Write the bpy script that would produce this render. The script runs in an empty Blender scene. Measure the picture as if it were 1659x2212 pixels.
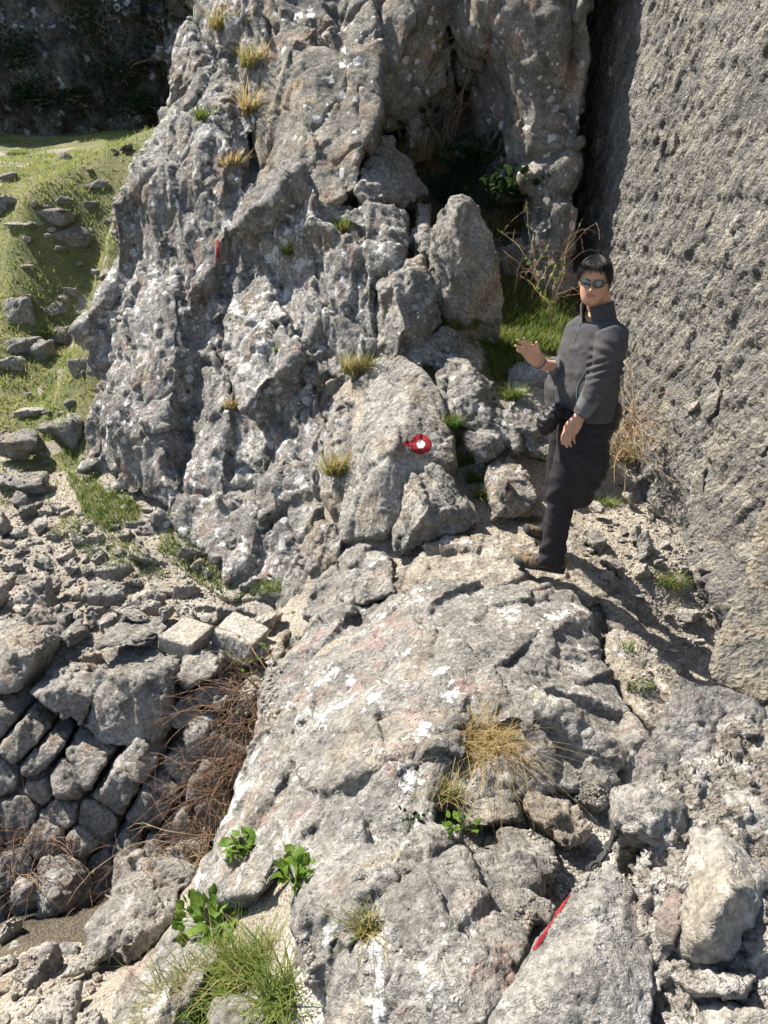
import bpy, bmesh, math, random
import numpy as np
from mathutils import Vector, Matrix

# ------------------------------------------------------------------ camera, sky, sun, exposure
SC = bpy.context.scene
COL = SC.collection
FPX, CX, CY = 1664.0, 829.5, 1106.0          # focal length and centre in a 1659 x 2212 frame
PITCH = math.radians(22.0)
CAMZ = 2.01
CP, SP = math.cos(PITCH), math.sin(PITCH)
cam_data = bpy.data.cameras.new('camera')
cam = bpy.data.objects.new('camera', cam_data)
COL.objects.link(cam)
cam.location = (0, 0, CAMZ)
cam.rotation_euler = (math.radians(90) - PITCH, 0, 0)
cam_data.sensor_fit = 'VERTICAL'
cam_data.sensor_height = 24.0
cam_data.lens = 24.0 * FPX / 2212.0
cam_data.clip_start = 0.05
cam_data.clip_end = 500
SC.camera = cam

SUN = Vector((-0.53, 0.315, 0.79)).normalized()       # direction towards the sun
sun_el = math.asin(SUN.z)
world = bpy.data.worlds.new('World')
SC.world = world
world.use_nodes = True
wn = world.node_tree
sky = wn.nodes.new('ShaderNodeTexSky')
sky.sky_type = 'NISHITA'
sky.sun_disc = False
sky.sun_elevation = sun_el
sky.sun_rotation = math.atan2(SUN.x, SUN.y)
sky.altitude = 200
wn.links.new(sky.outputs[0], wn.nodes['Background'].inputs[0])
wn.nodes['Background'].inputs[1].default_value = 0.08
sl = bpy.data.lights.new('sun', 'SUN')
sl.energy = 5.0
sl.angle = math.radians(0.5)
sl.color = (1.0, 0.93, 0.83)
so = bpy.data.objects.new('sun', sl)
COL.objects.link(so)
so.rotation_euler = SUN.to_track_quat('Z', 'Y').to_euler()
SC.view_settings.view_transform = 'Standard'
SC.view_settings.look = 'None'
SC.view_settings.gamma = 1.0
SC.view_settings.exposure = 1.32
SC.cycles.max_bounces = 4
SC.cycles.diffuse_bounces = 2
SC.cycles.glossy_bounces = 2
SC.cycles.transmission_bounces = 2
SC.cycles.use_denoising = True
SC.cycles.use_adaptive_sampling = True
SC.cycles.adaptive_threshold = 0.05

rng = np.random.default_rng(11)
random.seed(11)

# ------------------------------------------------------------------ photograph pixel -> place
def ray(px, py):
    xc, yc = (px - CX) / FPX, (CY - py) / FPX
    return np.array([xc, CP + yc * SP, -SP + yc * CP])
CAMP = np.array([0.0, 0.0, CAMZ])
def atY(px, py, y):
    d = ray(px, py)
    return CAMP + d * (y / d[1])
def atZ(px, py, z):
    d = ray(px, py)
    return CAMP + d * ((z - CAMZ) / d[2])
def topix(p):
    v = np.asarray(p, float) - CAMP
    f = v[..., 1] * CP - v[..., 2] * SP
    u = v[..., 1] * SP + v[..., 2] * CP
    return CX + FPX * v[..., 0] / f, CY - FPX * u / f

class RBF:                                            # thin plate spline through scattered values
    def __init__(s, pts, val, lam=1e-3):
        s.p = np.asarray(pts, float); n = len(s.p)
        K = s.k(s.p, s.p) + lam * np.eye(n)
        Q = np.hstack([np.ones((n, 1)), s.p])
        A = np.block([[K, Q], [Q.T, np.zeros((3, 3))]])
        s.w = np.linalg.solve(A, np.concatenate([np.asarray(val, float), np.zeros(3)]))
    def k(s, a, b):
        r2 = ((a[:, None, :] - b[None]) ** 2).sum(-1)
        return np.where(r2 > 0, r2 * np.log(r2 + 1e-12) * .5, 0)
    def __call__(s, q):
        q = np.atleast_2d(np.asarray(q, float)); out = np.empty(len(q))
        for i in range(0, len(q), 40000):
            b = q[i:i + 40000]
            out[i:i + 40000] = s.k(b, s.p) @ s.w[:-3] + np.hstack([np.ones((len(b), 1)), b]) @ s.w[-3:]
        return out

# ------------------------------------------------------------------ numpy noise
def _hash(ix, iy, iz, seed):
    n = (ix.astype(np.uint32) * np.uint32(374761393) + iy.astype(np.uint32) * np.uint32(668265263)
         + iz.astype(np.uint32) * np.uint32(2246822519) + np.uint32((seed * 3266489917) & 0xffffffff))
    n = (n ^ (n >> np.uint32(13))) * np.uint32(1274126177)
    n = (n ^ (n >> np.uint32(16))) * np.uint32(2654435761)
    return n ^ (n >> np.uint32(15))
def _u(n, k):
    m = (n + np.uint32(k * 0x9E3779B9 & 0xffffffff)) * np.uint32(2246822519)
    m = (m ^ (m >> np.uint32(13))) * np.uint32(3266489917)
    return ((m ^ (m >> np.uint32(16))) & np.uint32(0xffff)).astype(np.float32) / 65535.0
def noise(P, seed=0):                                 # value noise, -1..1
    f = np.floor(P); i = f.astype(np.int64); t = (P - f).astype(np.float32)
    t = t * t * t * (t * (t * 6 - 15) + 10)
    out = 0
    for dx in (0, 1):
        wx = t[:, 0] if dx else 1 - t[:, 0]
        for dy in (0, 1):
            wy = t[:, 1] if dy else 1 - t[:, 1]
            for dz in (0, 1):
                wz = t[:, 2] if dz else 1 - t[:, 2]
                out = out + _u(_hash(i[:, 0] + dx, i[:, 1] + dy, i[:, 2] + dz, seed), 1) * (wx * wy * wz)
    return out * 2 - 1
def fbm(P, octv=4, seed=0, gain=.5, ridged=False):
    a, s, tot = 1.0, 0, 0
    for o in range(octv):
        n = noise(P, seed + o * 17)
        if ridged: n = 1 - 2 * np.abs(n)
        s = s + a * n; tot += a
        a *= gain; P = P * 2.03 + 7.31
    return s / tot
def vnoise(P, seed=0):
    return np.stack([noise(P, seed), noise(P + 31.7, seed + 5), noise(P - 17.3, seed + 9)], -1)
def voronoi(P, seed=0):
    f = np.floor(P); i = f.astype(np.int64); t = (P - f).astype(np.float32)
    n = len(P)
    F1 = np.full(n, 9., np.float32); F2 = np.full(n, 9., np.float32)
    hid = np.zeros(n, np.uint32); off = np.zeros((n, 3), np.float32)
    for dx in (-1, 0, 1):
        for dy in (-1, 0, 1):
            for dz in (-1, 0, 1):
                h = _hash(i[:, 0] + dx, i[:, 1] + dy, i[:, 2] + dz, seed)
                ox = t[:, 0] - dx - _u(h, 1); oy = t[:, 1] - dy - _u(h, 2); oz = t[:, 2] - dz - _u(h, 3)
                d = ox * ox + oy * oy + oz * oz
                c = d < F1
                F2 = np.where(c, F1, np.minimum(F2, d))
                F1 = np.where(c, d, F1)
                hid = np.where(c, h, hid)
                off[c, 0] = ox[c]; off[c, 1] = oy[c]; off[c, 2] = oz[c]
    return np.sqrt(F1), np.sqrt(F2), hid, off
def sstep(a, b, x):
    t = np.clip((x - a) / (b - a), 0, 1)
    return t * t * (3 - 2 * t)

JOINTS = np.array([(.95, .2, .3), (-.9, .35, -.25), (.1, -.5, .95), (-.3, -.2, -1.0), (.55, .8, -.35), (-.15, -1.0, .3)], np.float32)
def facets(P, L, seed, crack=.3, crackw=.07, step=.6):
    """broken-rock relief: every Voronoi cell is a facet tilted along one of the rock's joint directions, at its own level, with a groove between cells"""
    q = P / L
    q = q + .22 * vnoise(q * .9 + 3.1, seed + 40) + .05 * vnoise(q * 4.3, seed + 60)
    F1, F2, h, off = voronoi(q, seed)
    g = JOINTS[(_u(h, 5) * 5.99).astype(int)] * (.5 + .9 * _u(h, 6))[:, None]
    lev = _u(h, 8) - .5
    e = F2 - F1
    has = (_u(h, 9) < .7)
    return ((off * g).sum(-1) * 1.05 + lev * step - crack * has * (1 - sstep(0, crackw, e))) * L

CONE = np.array([(.9, .1, .45), (-.75, .5, .3), (-.35, -.9, .2), (.4, -.6, -.7), (.15, .85, -.5), (-.5, -.1, -.85)], np.float32)
CONE /= np.linalg.norm(CONE, axis=1)[:, None]
def chips(P, L, seed, k=.95, flat=.34):
    """crisp angular relief: overlapping flat-topped pyramids with shared joint directions"""
    q = P / L
    q = q + .18 * vnoise(q * .8 + 5.1, seed + 41)
    f = np.floor(q - .5); i = f.astype(np.int64); t = (q - f).astype(np.float32)
    h = np.full(len(P), -9., np.float32)
    for dx in (0, 1):
        for dy in (0, 1):
            for dz in (0, 1):
                hs = _hash(i[:, 0] + dx, i[:, 1] + dy, i[:, 2] + dz, seed)
                o = np.stack([t[:, 0] - dx - .15 - .7 * _u(hs, 1), t[:, 1] - dy - .15 - .7 * _u(hs, 2), t[:, 2] - dz - .15 - .7 * _u(hs, 3)], -1)
                m = (o @ CONE.T).max(1) * (.75 + .5 * _u(hs, 5))
                np.maximum(h, .35 * _u(hs, 4) - k * np.maximum(m, flat), out=h)
    return (h + .35) * L

STRATA = np.array(Matrix.Rotation(math.radians(-14), 3, 'Y') @ Matrix.Rotation(math.radians(-24), 3, 'X'))
def rock_blocks(P, lv, seed, strata, elong, crack):
    """the big breaks: levelled blocks with cracks between them"""
    Q = (P @ (STRATA if strata is None else strata)) / np.array([1, 1, elong])
    L, a = lv[0]
    h = a * facets(Q, L, seed, crack=crack * 2.4, crackw=.06)
    L, a = lv[1]
    return h + .3 * a * facets(Q, L * 1.3, seed + 5, crack=crack * 2.0)
def rock_relief(P, lv, seed, strata, elong, crack):
    """angular chipping over the blocks, down to the smallest level"""
    Q = (P @ (STRATA if strata is None else strata)) / np.array([1, 1, elong])
    L, a = lv[0]
    h = .7 * a * chips(Q, L * .9, seed + 3)
    for k, (L, a) in enumerate(lv[1:]):
        h = h - 1.7 * a * chips(Q * np.array([1, 1.5, .8]), L * 1.25, seed + 11 * k + 11) + .5 * a * facets(Q, L * 1.3, seed + 13 * k + 5, crack=crack * 1.6)   # scalloped hollows between sharp crests
    Lm = lv[1][0]
    er = fbm(Q / (Lm * .8), 4, seed + 77, gain=.6, ridged=True)           # weathered runnels and pits
    return h + lv[1][1] * Lm * .22 * er

# ------------------------------------------------------------------ meshes
MATS = {}
def new_mesh(name, V, F, smooth=True):
    me = bpy.data.meshes.new(name)
    V = np.asarray(V, np.float32)
    if isinstance(F, np.ndarray):
        nf, k = F.shape
        me.vertices.add(len(V)); me.vertices.foreach_set('co', V.ravel())
        me.loops.add(nf * k); me.loops.foreach_set('vertex_index', F.astype(np.int32).ravel())
        me.polygons.add(nf); me.polygons.foreach_set('loop_start', (np.arange(nf) * k).astype(np.int32))
        me.update(calc_edges=True); me.validate()
    else:
        me.from_pydata([tuple(v) for v in V], [], F); me.update()
    if smooth: me.polygons.foreach_set('use_smooth', np.ones(len(me.polygons), bool))
    return me
def add(name, me, mat=None, parent=None, loc=None, kind=None, label=None, cat=None, group=None):
    o = bpy.data.objects.new(name, me)
    COL.objects.link(o)
    if parent is not None: o.parent = parent
    if loc is not None: o.location = loc
    if mat is not None and me is not None and not me.materials: me.materials.append(MATS[mat])
    if kind: o['kind'] = kind
    if label: o['label'] = label
    if cat: o['category'] = cat
    if group: o['group'] = group
    return o
def empty(name, loc, label, cat, group=None):
    return add(name, None, loc=loc, label=label, cat=cat, group=group)
def getV(me):
    V = np.empty(len(me.vertices) * 3, np.float32); me.vertices.foreach_get('co', V); return V.reshape(-1, 3)
def getN(me):
    V = np.empty(len(me.vertices) * 3, np.float32); me.vertex_normals.foreach_get('vector', V); return V.reshape(-1, 3)
def setV(me, V):
    me.vertices.foreach_set('co', np.asarray(V, np.float32).ravel()); me.update()
def hull_geo(pts):
    bm = bmesh.new()
    for p in pts: bm.verts.new([float(c) for c in p])
    r = bmesh.ops.convex_hull(bm, input=list(bm.verts), use_existing_faces=False)
    junk = [e for e in r['geom_interior'] + r['geom_unused'] if isinstance(e, bmesh.types.BMVert)]
    bmesh.ops.delete(bm, geom=list(set(junk)), context='VERTS')
    bmesh.ops.recalc_face_normals(bm, faces=list(bm.faces))
    bm.verts.index_update()
    V = [tuple(v.co) for v in bm.verts]; F = [[v.index for v in f.verts] for f in bm.faces]
    bm.free()
    return V, F
def remesh(geos, voxel):
    V, F = [], []
    for v, f in geos:
        o = len(V); V += list(v); F += [[i + o for i in q] for q in f]
    me = bpy.data.meshes.new('tmp'); me.from_pydata(V, [], F); me.update()
    ob = bpy.data.objects.new('tmp', me); COL.objects.link(ob)
    m = ob.modifiers.new('r', 'REMESH'); m.mode = 'VOXEL'; m.voxel_size = voxel
    dg = bpy.context.evaluated_depsgraph_get()
    out = bpy.data.meshes.new_from_object(ob.evaluated_get(dg))
    bpy.data.objects.remove(ob); bpy.data.meshes.remove(me)
    out.polygons.foreach_set('use_smooth', np.ones(len(out.polygons), bool))
    return out
def displace(me, h, soft, sharp, nsm):
    V = getV(me); n = len(V)
    E = np.empty(len(me.edges) * 2, np.int32); me.edges.foreach_get('vertices', E); E = E.reshape(-1, 2)
    deg = np.bincount(E.ravel(), minlength=n) + 1.0
    blur = lambda x: (x + np.bincount(E[:, 0], x[E[:, 1]], n) + np.bincount(E[:, 1], x[E[:, 0]], n)) / deg
    for _ in range(soft): h = blur(h)
    if sharp:
        h0 = h
        for _ in range(6): h0 = blur(h0)
        h = h + sharp * (h - h0)                      # sharpen the breaks
    N = getN(me)
    for _ in range(nsm):
        N = N + np.stack([np.bincount(E[:, 0], N[E[:, 1], c], n) + np.bincount(E[:, 1], N[E[:, 0], c], n) for c in range(3)], -1)
        N = N / (np.linalg.norm(N, axis=1) + 1e-9)[:, None]
    setV(me, V + N * h[:, None])
def roughen(me, lv, seed, strata=None, elong=1.6, warp=.07, crack=.3, fine=.004, voxel=None, cull=False):
    V = getV(me)
    if warp: setV(me, V + warp * vnoise(V / .7 + seed, seed) + warp * .3 * vnoise(V / .25 + seed, seed + 3))
    displace(me, rock_blocks(getV(me).astype(np.float64), lv, seed, strata, elong, crack), 1, .3, 2)
    if voxel:                                         # even out the stretched faces on the steep breaks
        ob = bpy.data.objects.new('tmp', me); COL.objects.link(ob)
        m = ob.modifiers.new('r', 'REMESH'); m.mode = 'VOXEL'; m.voxel_size = voxel
        new = bpy.data.meshes.new_from_object(ob.evaluated_get(bpy.context.evaluated_depsgraph_get()))
        bpy.data.objects.remove(ob); bpy.data.meshes.remove(me); me = new
        me.polygons.foreach_set('use_smooth', np.ones(len(me.polygons), bool))
    if cull:                                          # the buried far side is left open
        V = getV(me); F = np.empty(len(me.polygons) * 4, np.int32)
        if len(me.loops) == len(F):
            me.loops.foreach_get('vertex_index', F); F = F.reshape(-1, 4)
            n = np.cross(V[F[:, 2]] - V[F[:, 0]], V[F[:, 3]] - V[F[:, 1]]); n /= np.linalg.norm(n, axis=1)[:, None] + 1e-12
            c = CAMP - V[F].mean(1); c /= np.linalg.norm(c, axis=1)[:, None]
            keep = (n * c).sum(1) > -.3
            keep |= n[:, 2] > .5
            used, inv = np.unique(F[keep], return_inverse=True)
            new = new_mesh('rock', V[used], inv.reshape(-1, 4)); bpy.data.meshes.remove(me); me = new
    displace(me, rock_relief(getV(me).astype(np.float64), lv, seed, strata, elong, crack), 0, .6, 2)
    if fine:
        Q = getV(me).astype(np.float64)
        setV(me, Q + getN(me) * (fine * fbm(Q / .04, 3, seed + 5, gain=.6, ridged=True) + 38 * fine * chips(Q, .05, seed + 6))[:, None])
    return me
def recentre(me):
    V = getV(me); c = np.array([(V[:, 0].min() + V[:, 0].max()) / 2, (V[:, 1].min() + V[:, 1].max()) / 2, V[:, 2].min()])
    setV(me, V - c.astype(np.float32)); return c
# ------------------------------------------------------------------ materials
class NT:
    def __init__(s, name):
        s.m = bpy.data.materials.new(name); s.m.use_nodes = True
        s.t = s.m.node_tree; s.b = s.t.nodes['Principled BSDF']
        s.b.inputs['Roughness'].default_value = .9
        s.b.inputs['Specular IOR Level'].default_value = .25
        MATS[name] = s.m
        g = s.t.nodes.new('ShaderNodeNewGeometry'); s.pos = g.outputs['Position']
    def n(s, typ, **kw):
        nd = s.t.nodes.new(typ)
        for k, v in kw.items():
            if k.startswith('_'): setattr(nd, k[1:], v)
            else:
                i = nd.inputs[k.replace('__', ' ')] if not k.startswith('i') or not k[1:].isdigit() else nd.inputs[int(k[1:])]
                if hasattr(v, 'is_output') or isinstance(v, bpy.types.NodeSocket): s.t.links.new(v, i)
                else: i.default_value = v
        return nd
    def noise(s, scale, detail=4, rough=.55, vec=None, dist=0.0):
        return s.n('ShaderNodeTexNoise', Vector=vec or s.pos, Scale=scale, Detail=detail, Roughness=rough, Distortion=dist).outputs[0]
    def vor(s, scale, vec=None, feature='F1', rnd=1.0):
        return s.n('ShaderNodeTexVoronoi', _feature=feature, Vector=vec or s.pos, Scale=scale, Randomness=rnd)
    def math(s, op, a, b=0.0, c=0.0, clamp=False):
        return s.n('ShaderNodeMath', _operation=op, _use_clamp=clamp, i0=a, i1=b, i2=c).outputs[0]
    def sm(s, x, lo, hi, to0=0.0, to1=1.0):
        return s.n('ShaderNodeMapRange', _interpolation_type='SMOOTHSTEP', i0=x, i1=lo, i2=hi, i3=to0, i4=to1).outputs[0]
    def mix(s, f, a, b, mode='MIX'):
        nd = s.t.nodes.new('ShaderNodeMix'); nd.data_type = 'RGBA'; nd.blend_type = mode
        for i, v in ((0, f), (6, a), (7, b)):
            if isinstance(v, bpy.types.NodeSocket): s.t.links.new(v, nd.inputs[i])
            else: nd.inputs[i].default_value = v if i == 0 else (*v[:3], 1)
        return nd.outputs[2]
    def warp(s, scale, amt, detail=2):
        n = s.n('ShaderNodeTexNoise', Vector=s.pos, Scale=scale, Detail=detail)
        v = s.n('ShaderNodeVectorMath', _operation='SUBTRACT', i0=n.outputs[1], i1=(.5, .5, .5)).outputs[0]
        v = s.n('ShaderNodeVectorMath', _operation='SCALE', i0=v, Scale=amt).outputs[0]
        return s.n('ShaderNodeVectorMath', _operation='ADD', i0=s.pos, i1=v).outputs[0]
    def bump(s, h, strength, dist, prev=None):
        b = s.n('ShaderNodeBump', Height=h, Strength=strength, Distance=dist)
        if prev is not None: s.t.links.new(prev, b.inputs['Normal'])
        return b.outputs[0]
    def out(s, col, normal=None, **kw):
        if isinstance(col, bpy.types.NodeSocket): s.t.links.new(col, s.b.inputs['Base Color'])
        else: s.b.inputs['Base Color'].default_value = (*col, 1)
        if normal is not None: s.t.links.new(normal, s.b.inputs['Normal'])
        for k, v in kw.items(): s.b.inputs[k.replace('__', ' ')].default_value = v

def lichen(t, vec, scale, rmin, rmax, soft=.05):
    v = t.vor(scale, vec)
    r = t.n('ShaderNodeSeparateColor', i0=v.outputs['Color']).outputs[0]
    rad = t.sm(r, 0, 1, rmin, rmax)
    d = t.math('SUBTRACT', rad, v.outputs['Distance'])
    return t.sm(d, 0, soft)

def rock_mat(name, a, b, c, white=.5, wscale=11., wgate=(.42, .58), wsharp=True, pink=0., black=.3, lum=(.62, 1.3), bump=1.0, patch=0., wcol=(.60, .60, .59)):
    """a/b main greys, c brown weathering; white crustose lichen spots, pink and black growths, pale calcite patches"""
    t = NT(name)
    big = t.noise(1.3, 3, .6); mid = t.noise(6.5, 4, .65); fine = t.noise(48, 3, .7)
    col = t.mix(t.sm(big, .36, .64), a, b)
    col = t.mix(t.math('MULTIPLY', t.sm(t.noise(2.6, 4, .6), .48, .68), .75), col, c)
    col = t.mix(1.0, col, t.n('ShaderNodeCombineColor', i0=(k := t.sm(mid, .28, .72, *lum)), i1=k, i2=k).outputs[0], 'MULTIPLY')
    k2 = t.sm(fine, .3, .7, .6, 1.32)
    col = t.mix(1.0, col, t.n('ShaderNodeCombineColor', i0=k2, i1=k2, i2=k2).outputs[0], 'MULTIPLY')
    w1 = t.warp(16, .085, 2)
    if black:
        g = t.sm(t.noise(3.1, 2, .6), .47, .6)
        m = t.math('MULTIPLY', lichen(t, t.warp(25, .03), 16, -.35, .38, .08), g)
        col = t.mix(t.math('MULTIPLY', m, black), col, (.035, .033, .03))
    if pink:
        m = t.math('MULTIPLY', t.sm(t.noise(5.2, 5, .7), .53, .66), t.sm(t.noise(1.1, 1), .42, .56))
        col = t.mix(t.math('MULTIPLY', m, pink), col, (.42, .235, .225))
    if patch:
        m = t.math('MULTIPLY', t.sm(t.noise(7.5, 6, .68), .55, .60), t.sm(t.noise(1.25, 1), .43, .53))
        col = t.mix(t.math('MULTIPLY', m, patch), col, (.70, .69, .67))
    if white:
        gate = t.sm(t.noise(1.7, 2, .6), *wgate)
        s1 = t.math('MULTIPLY', lichen(t, w1, wscale, -.55, .46), gate)
        s2 = t.math('MULTIPLY', lichen(t, t.warp(35, .035, 1), wscale * 2.3, -.5, .42, .08), t.sm(t.noise(3.3, 2, .6), .48, .6))
        m = t.math('MAXIMUM', s1, s2)
        m = t.math('MULTIPLY', m, t.sm(fine, .25, .5, .55, 1))
        col = t.mix(t.math('MULTIPLY', m, white), col, wcol)
    pits = t.sm(t.vor(34, w1).outputs['Distance'], 0, .35)
    sc1 = t.vor(15, w1).outputs['Distance']
    h = t.math('ADD', t.math('MULTIPLY', t.noise(15, 6, .74), 1.0), t.math('ADD', t.math('MULTIPLY', pits, .18), t.math('MULTIPLY', sc1, .30)))
    nb = t.bump(h, bump, .06)
    nb = t.bump(t.noise(150, 2, .7), .4 * bump, .006, nb)
    t.out(col, nb)
    return t

rock_mat('cliff_rock', (.235, .226, .206), (.34, .327, .298), (.25, .205, .145), white=.95, wscale=12., black=.85, pink=.4, wgate=(.34, .5), patch=.75)
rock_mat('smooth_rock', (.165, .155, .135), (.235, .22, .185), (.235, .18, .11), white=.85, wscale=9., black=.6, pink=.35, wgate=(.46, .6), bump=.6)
rock_mat('mid_rock', (.285, .272, .244), (.365, .347, .31), (.30, .24, .165), white=.75, wscale=12., black=.6, pink=.12, wgate=(.46, .62))
rock_mat('ridge_rock', (.26, .25, .225), (.335, .321, .29), (.29, .25, .19), white=.6, wscale=16., black=.25, pink=.5, wgate=(.5, .66), patch=.95)
rock_mat('path_rock', (.31, .275, .22), (.38, .34, .28), (.32, .255, .17), white=.3, black=.25, patch=.5)
rock_mat('pale_stone', (.34, .315, .275), (.42, .39, .34), (.38, .32, .235), white=.3, black=.15, pink=.15, lum=(.8, 1.15))
rock_mat('grey_stone', (.24, .229, .206), (.31, .295, .265), (.28, .24, .18), white=.3, black=.35, pink=.2)
rock_mat('cut_stone', (.28, .26, .222), (.31, .288, .25), (.29, .255, .2), white=.1, black=.1, lum=(.9, 1.1), bump=.55)
rock_mat('wall_stone', (.26, .248, .222), (.335, .318, .284), (.28, .235, .17), white=.45, black=.4, pink=.25)
rock_mat('far_rock_shaded', (.07, .065, .055), (.20, .19, .165), (.05, .045, .03), white=.7, wscale=4., black=.8, lum=(.45, 1.4))  # greys darkened to carry the far cliff's deep shade; the black growth is moss
rock_mat('marble_stone', (.255, .242, .216), (.32, .303, .268), (.28, .24, .18), white=.3, black=.08, lum=(.75, 1.15), bump=.7)
rock_mat('cream_block', (.42, .37, .285), (.47, .42, .33), (.45, .38, .27), white=.1, black=.05, lum=(.85, 1.1))

def soil_mat(name, a, b, stone):
    t = NT(name)
    col = t.mix(t.sm(t.noise(2.2, 6, .65), .35, .65), a, b)
    v = t.vor(70, t.warp(20, .02))
    s = t.n('ShaderNodeSeparateColor', i0=v.outputs['Color']).outputs[0]
    col = t.mix(t.math('MULTIPLY', t.sm(s, .45, .6), t.sm(v.outputs['Distance'], .5, .35)), col, stone)
    k = t.sm(t.noise(40, 5, .7), .3, .7, .7, 1.25)
    col = t.mix(1.0, col, t.n('ShaderNodeCombineColor', i0=k, i1=k, i2=k).outputs[0], 'MULTIPLY')
    h = t.math('ADD', t.noise(24, 8, .7), t.math('MULTIPLY', t.sm(v.outputs['Distance'], .6, .1), .5))
    t.out(col, t.bump(h, .9, .025))
soil_mat('soil', (.25, .215, .165), (.36, .32, .26), (.46, .43, .38))
soil_mat('turf', (.11, .125, .04), (.19, .18, .07), (.24, .22, .16))
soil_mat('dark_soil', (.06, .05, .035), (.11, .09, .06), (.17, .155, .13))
soil_mat('gravel_bed', (.40, .365, .31), (.47, .43, .37), (.56, .53, .47))

def wall_mat(name, a, b, light, dark, fs=1.0, ds=.8, dgate=(.53, .64)):
    t = NT(name)
    dot_ = lambda v: t.n('ShaderNodeVectorMath', _operation='DOT_PRODUCT', i0=t.pos, i1=v).outputs['Value']
    px_ = t.n('ShaderNodeSeparateXYZ', i0=t.pos).outputs[0]
    sv = t.n('ShaderNodeCombineXYZ', i0=px_, i1=t.math('MULTIPLY', dot_((0, -.7, .71)), .26), i2=dot_((0, .71, .7))).outputs[0]
    st = t.noise(30 * fs, 4, .6, sv); st2 = t.noise(11 * fs, 3, .6, sv); big = t.noise(1.4, 3, .6)
    col = t.mix(t.sm(big, .38, .62), a, b)
    col = t.mix(t.math('MULTIPLY', t.sm(st2, .5, .62), .8), col, light)
    col = t.mix(t.math('MULTIPLY', t.sm(st, .54, .66), .8), col, light)
    gr = t.noise(46 * fs, 4, .7)
    col = t.mix(t.math('MULTIPLY', t.sm(t.math('ADD', t.math('MULTIPLY', gr, .5), t.math('MULTIPLY', st, .5)), .47, .36), ds), col, dark)
    w = lichen(t, t.warp(20, .05, 2), 13, -.6, .42)
    col = t.mix(t.math('MULTIPLY', w, t.math('MULTIPLY', t.sm(big, .5, .6), .5)), col, (.5, .5, .48))
    h = t.math('ADD', t.math('MULTIPLY', st, 1.0), t.math('ADD', gr, t.math('MULTIPLY', t.vor(40 * fs, t.warp(14, .05)).outputs['Distance'], .5)))
    t.out(col, t.bump(h, 1.0, .04))
wall_mat('rubble_mortar', (.155, .149, .138), (.205, .196, .18), (.335, .305, .25), (.052, .048, .044))
wall_mat('near_mortar', (.27, .245, .205), (.36, .33, .285), (.58, .55, .50), (.05, .042, .034), 1.5, .95)
wall_mat('pier_mortar', (.20, .188, .16), (.26, .238, .195), (.36, .305, .22), (.08, .072, .06), 1.2)

def plain(name, col, rough=.8, spec=.3, var=.0, scale=20, bump=0., metal=0., trans=0.):
    t = NT(name)
    c = col
    if var:
        k = t.sm(t.noise(scale, 4, .6), .3, .7, 1 - var, 1 + var)
        c = t.mix(1.0, col, t.n('ShaderNodeCombineColor', i0=k, i1=k, i2=k).outputs[0], 'MULTIPLY')
    nb = t.bump(t.noise(scale * 3, 4, .6), bump, .004) if bump else None
    t.out(c, nb, Roughness=rough, Specular__IOR__Level=spec, Metallic=metal)
    return t
def leafy(name, a, b, scale=7., rough=.6):
    t = NT(name)
    nd = t.n('ShaderNodeObjectInfo')
    col = t.mix(t.sm(t.noise(scale, 3, .6), .35, .65), a, b)
    k = t.sm(t.noise(160, 2), .3, .7, .75, 1.3)
    col = t.mix(1.0, col, t.n('ShaderNodeCombineColor', i0=k, i1=k, i2=k).outputs[0], 'MULTIPLY')
    t.out(col, None, Roughness=rough)
    tr = t.t.nodes.new('ShaderNodeBsdfTranslucent'); t.t.links.new(col, tr.inputs[0])
    mx = t.t.nodes.new('ShaderNodeMixShader'); mx.inputs[0].default_value = .5
    o = t.t.nodes['Material Output']
    t.t.links.new(t.b.outputs[0], mx.inputs[1]); t.t.links.new(tr.outputs[0], mx.inputs[2]); t.t.links.new(mx.outputs[0], o.inputs[0])
leafy('grass_green', (.10, .16, .028), (.21, .23, .065))
leafy('grass_meadow', (.15, .22, .04), (.29, .29, .09), 2.5)
leafy('grass_dry', (.34, .25, .11), (.44, .34, .17), 9)
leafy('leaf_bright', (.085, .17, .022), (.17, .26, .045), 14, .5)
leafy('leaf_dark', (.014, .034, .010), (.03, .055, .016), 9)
leafy('leaf_dead', (.22, .09, .03), (.30, .13, .05), 30)
plain('twig', (.22, .14, .09), .8, .2, .35, 30)
plain('twig_pale', (.30, .22, .13), .8, .2, .3, 30)
plain('black_cord', (.045, .043, .04), .75, .3, .3, 120, .8)
plain('paint_red', (.26, .022, .026), .85, .15, .5, 70, .8)
plain('paint_white', (.68, .67, .64), .7, .3, .1, 60, .4)
# ------------------------------------------------------------------ lie of the land
FG_Z = [(1190,1235,0),(1000,1290,-.02),(800,1300,-.15),(680,1320,-.45),(600,1450,-.55),(1100,1350,0),(1280,1330,-.12),(1350,1450,-.22),
 (1450,1440,-.3),(1540,1280,-.15),(900,1480,-.02),(1150,1550,.05),(1350,1600,-.1),(560,1700,-.6),(700,1600,-.2),(900,1650,0),(1150,1700,-.05),(1300,1750,-.1),
 (440,1930,-.8),(600,1900,-.3),(800,1850,0),(1000,1850,0),(1200,1900,0),(1320,1850,-.05),(700,2050,0),(900,2100,.12),(1100,2000,.1),
 (1200,2150,.2),(430,2050,-.6),(500,2200,-.42),(250,2150,-.8),(650,2200,-.2),(900,2212,.1),(1400,2100,.1),(1420,1700,-.1)]
_fp = np.array([atZ(a, b, c) for a, b, c in FG_Z])
FGY = RBF(np.array([(a, b) for a, b, _ in FG_Z]) / 500., _fp[:, 1], 1e-3)
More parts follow.
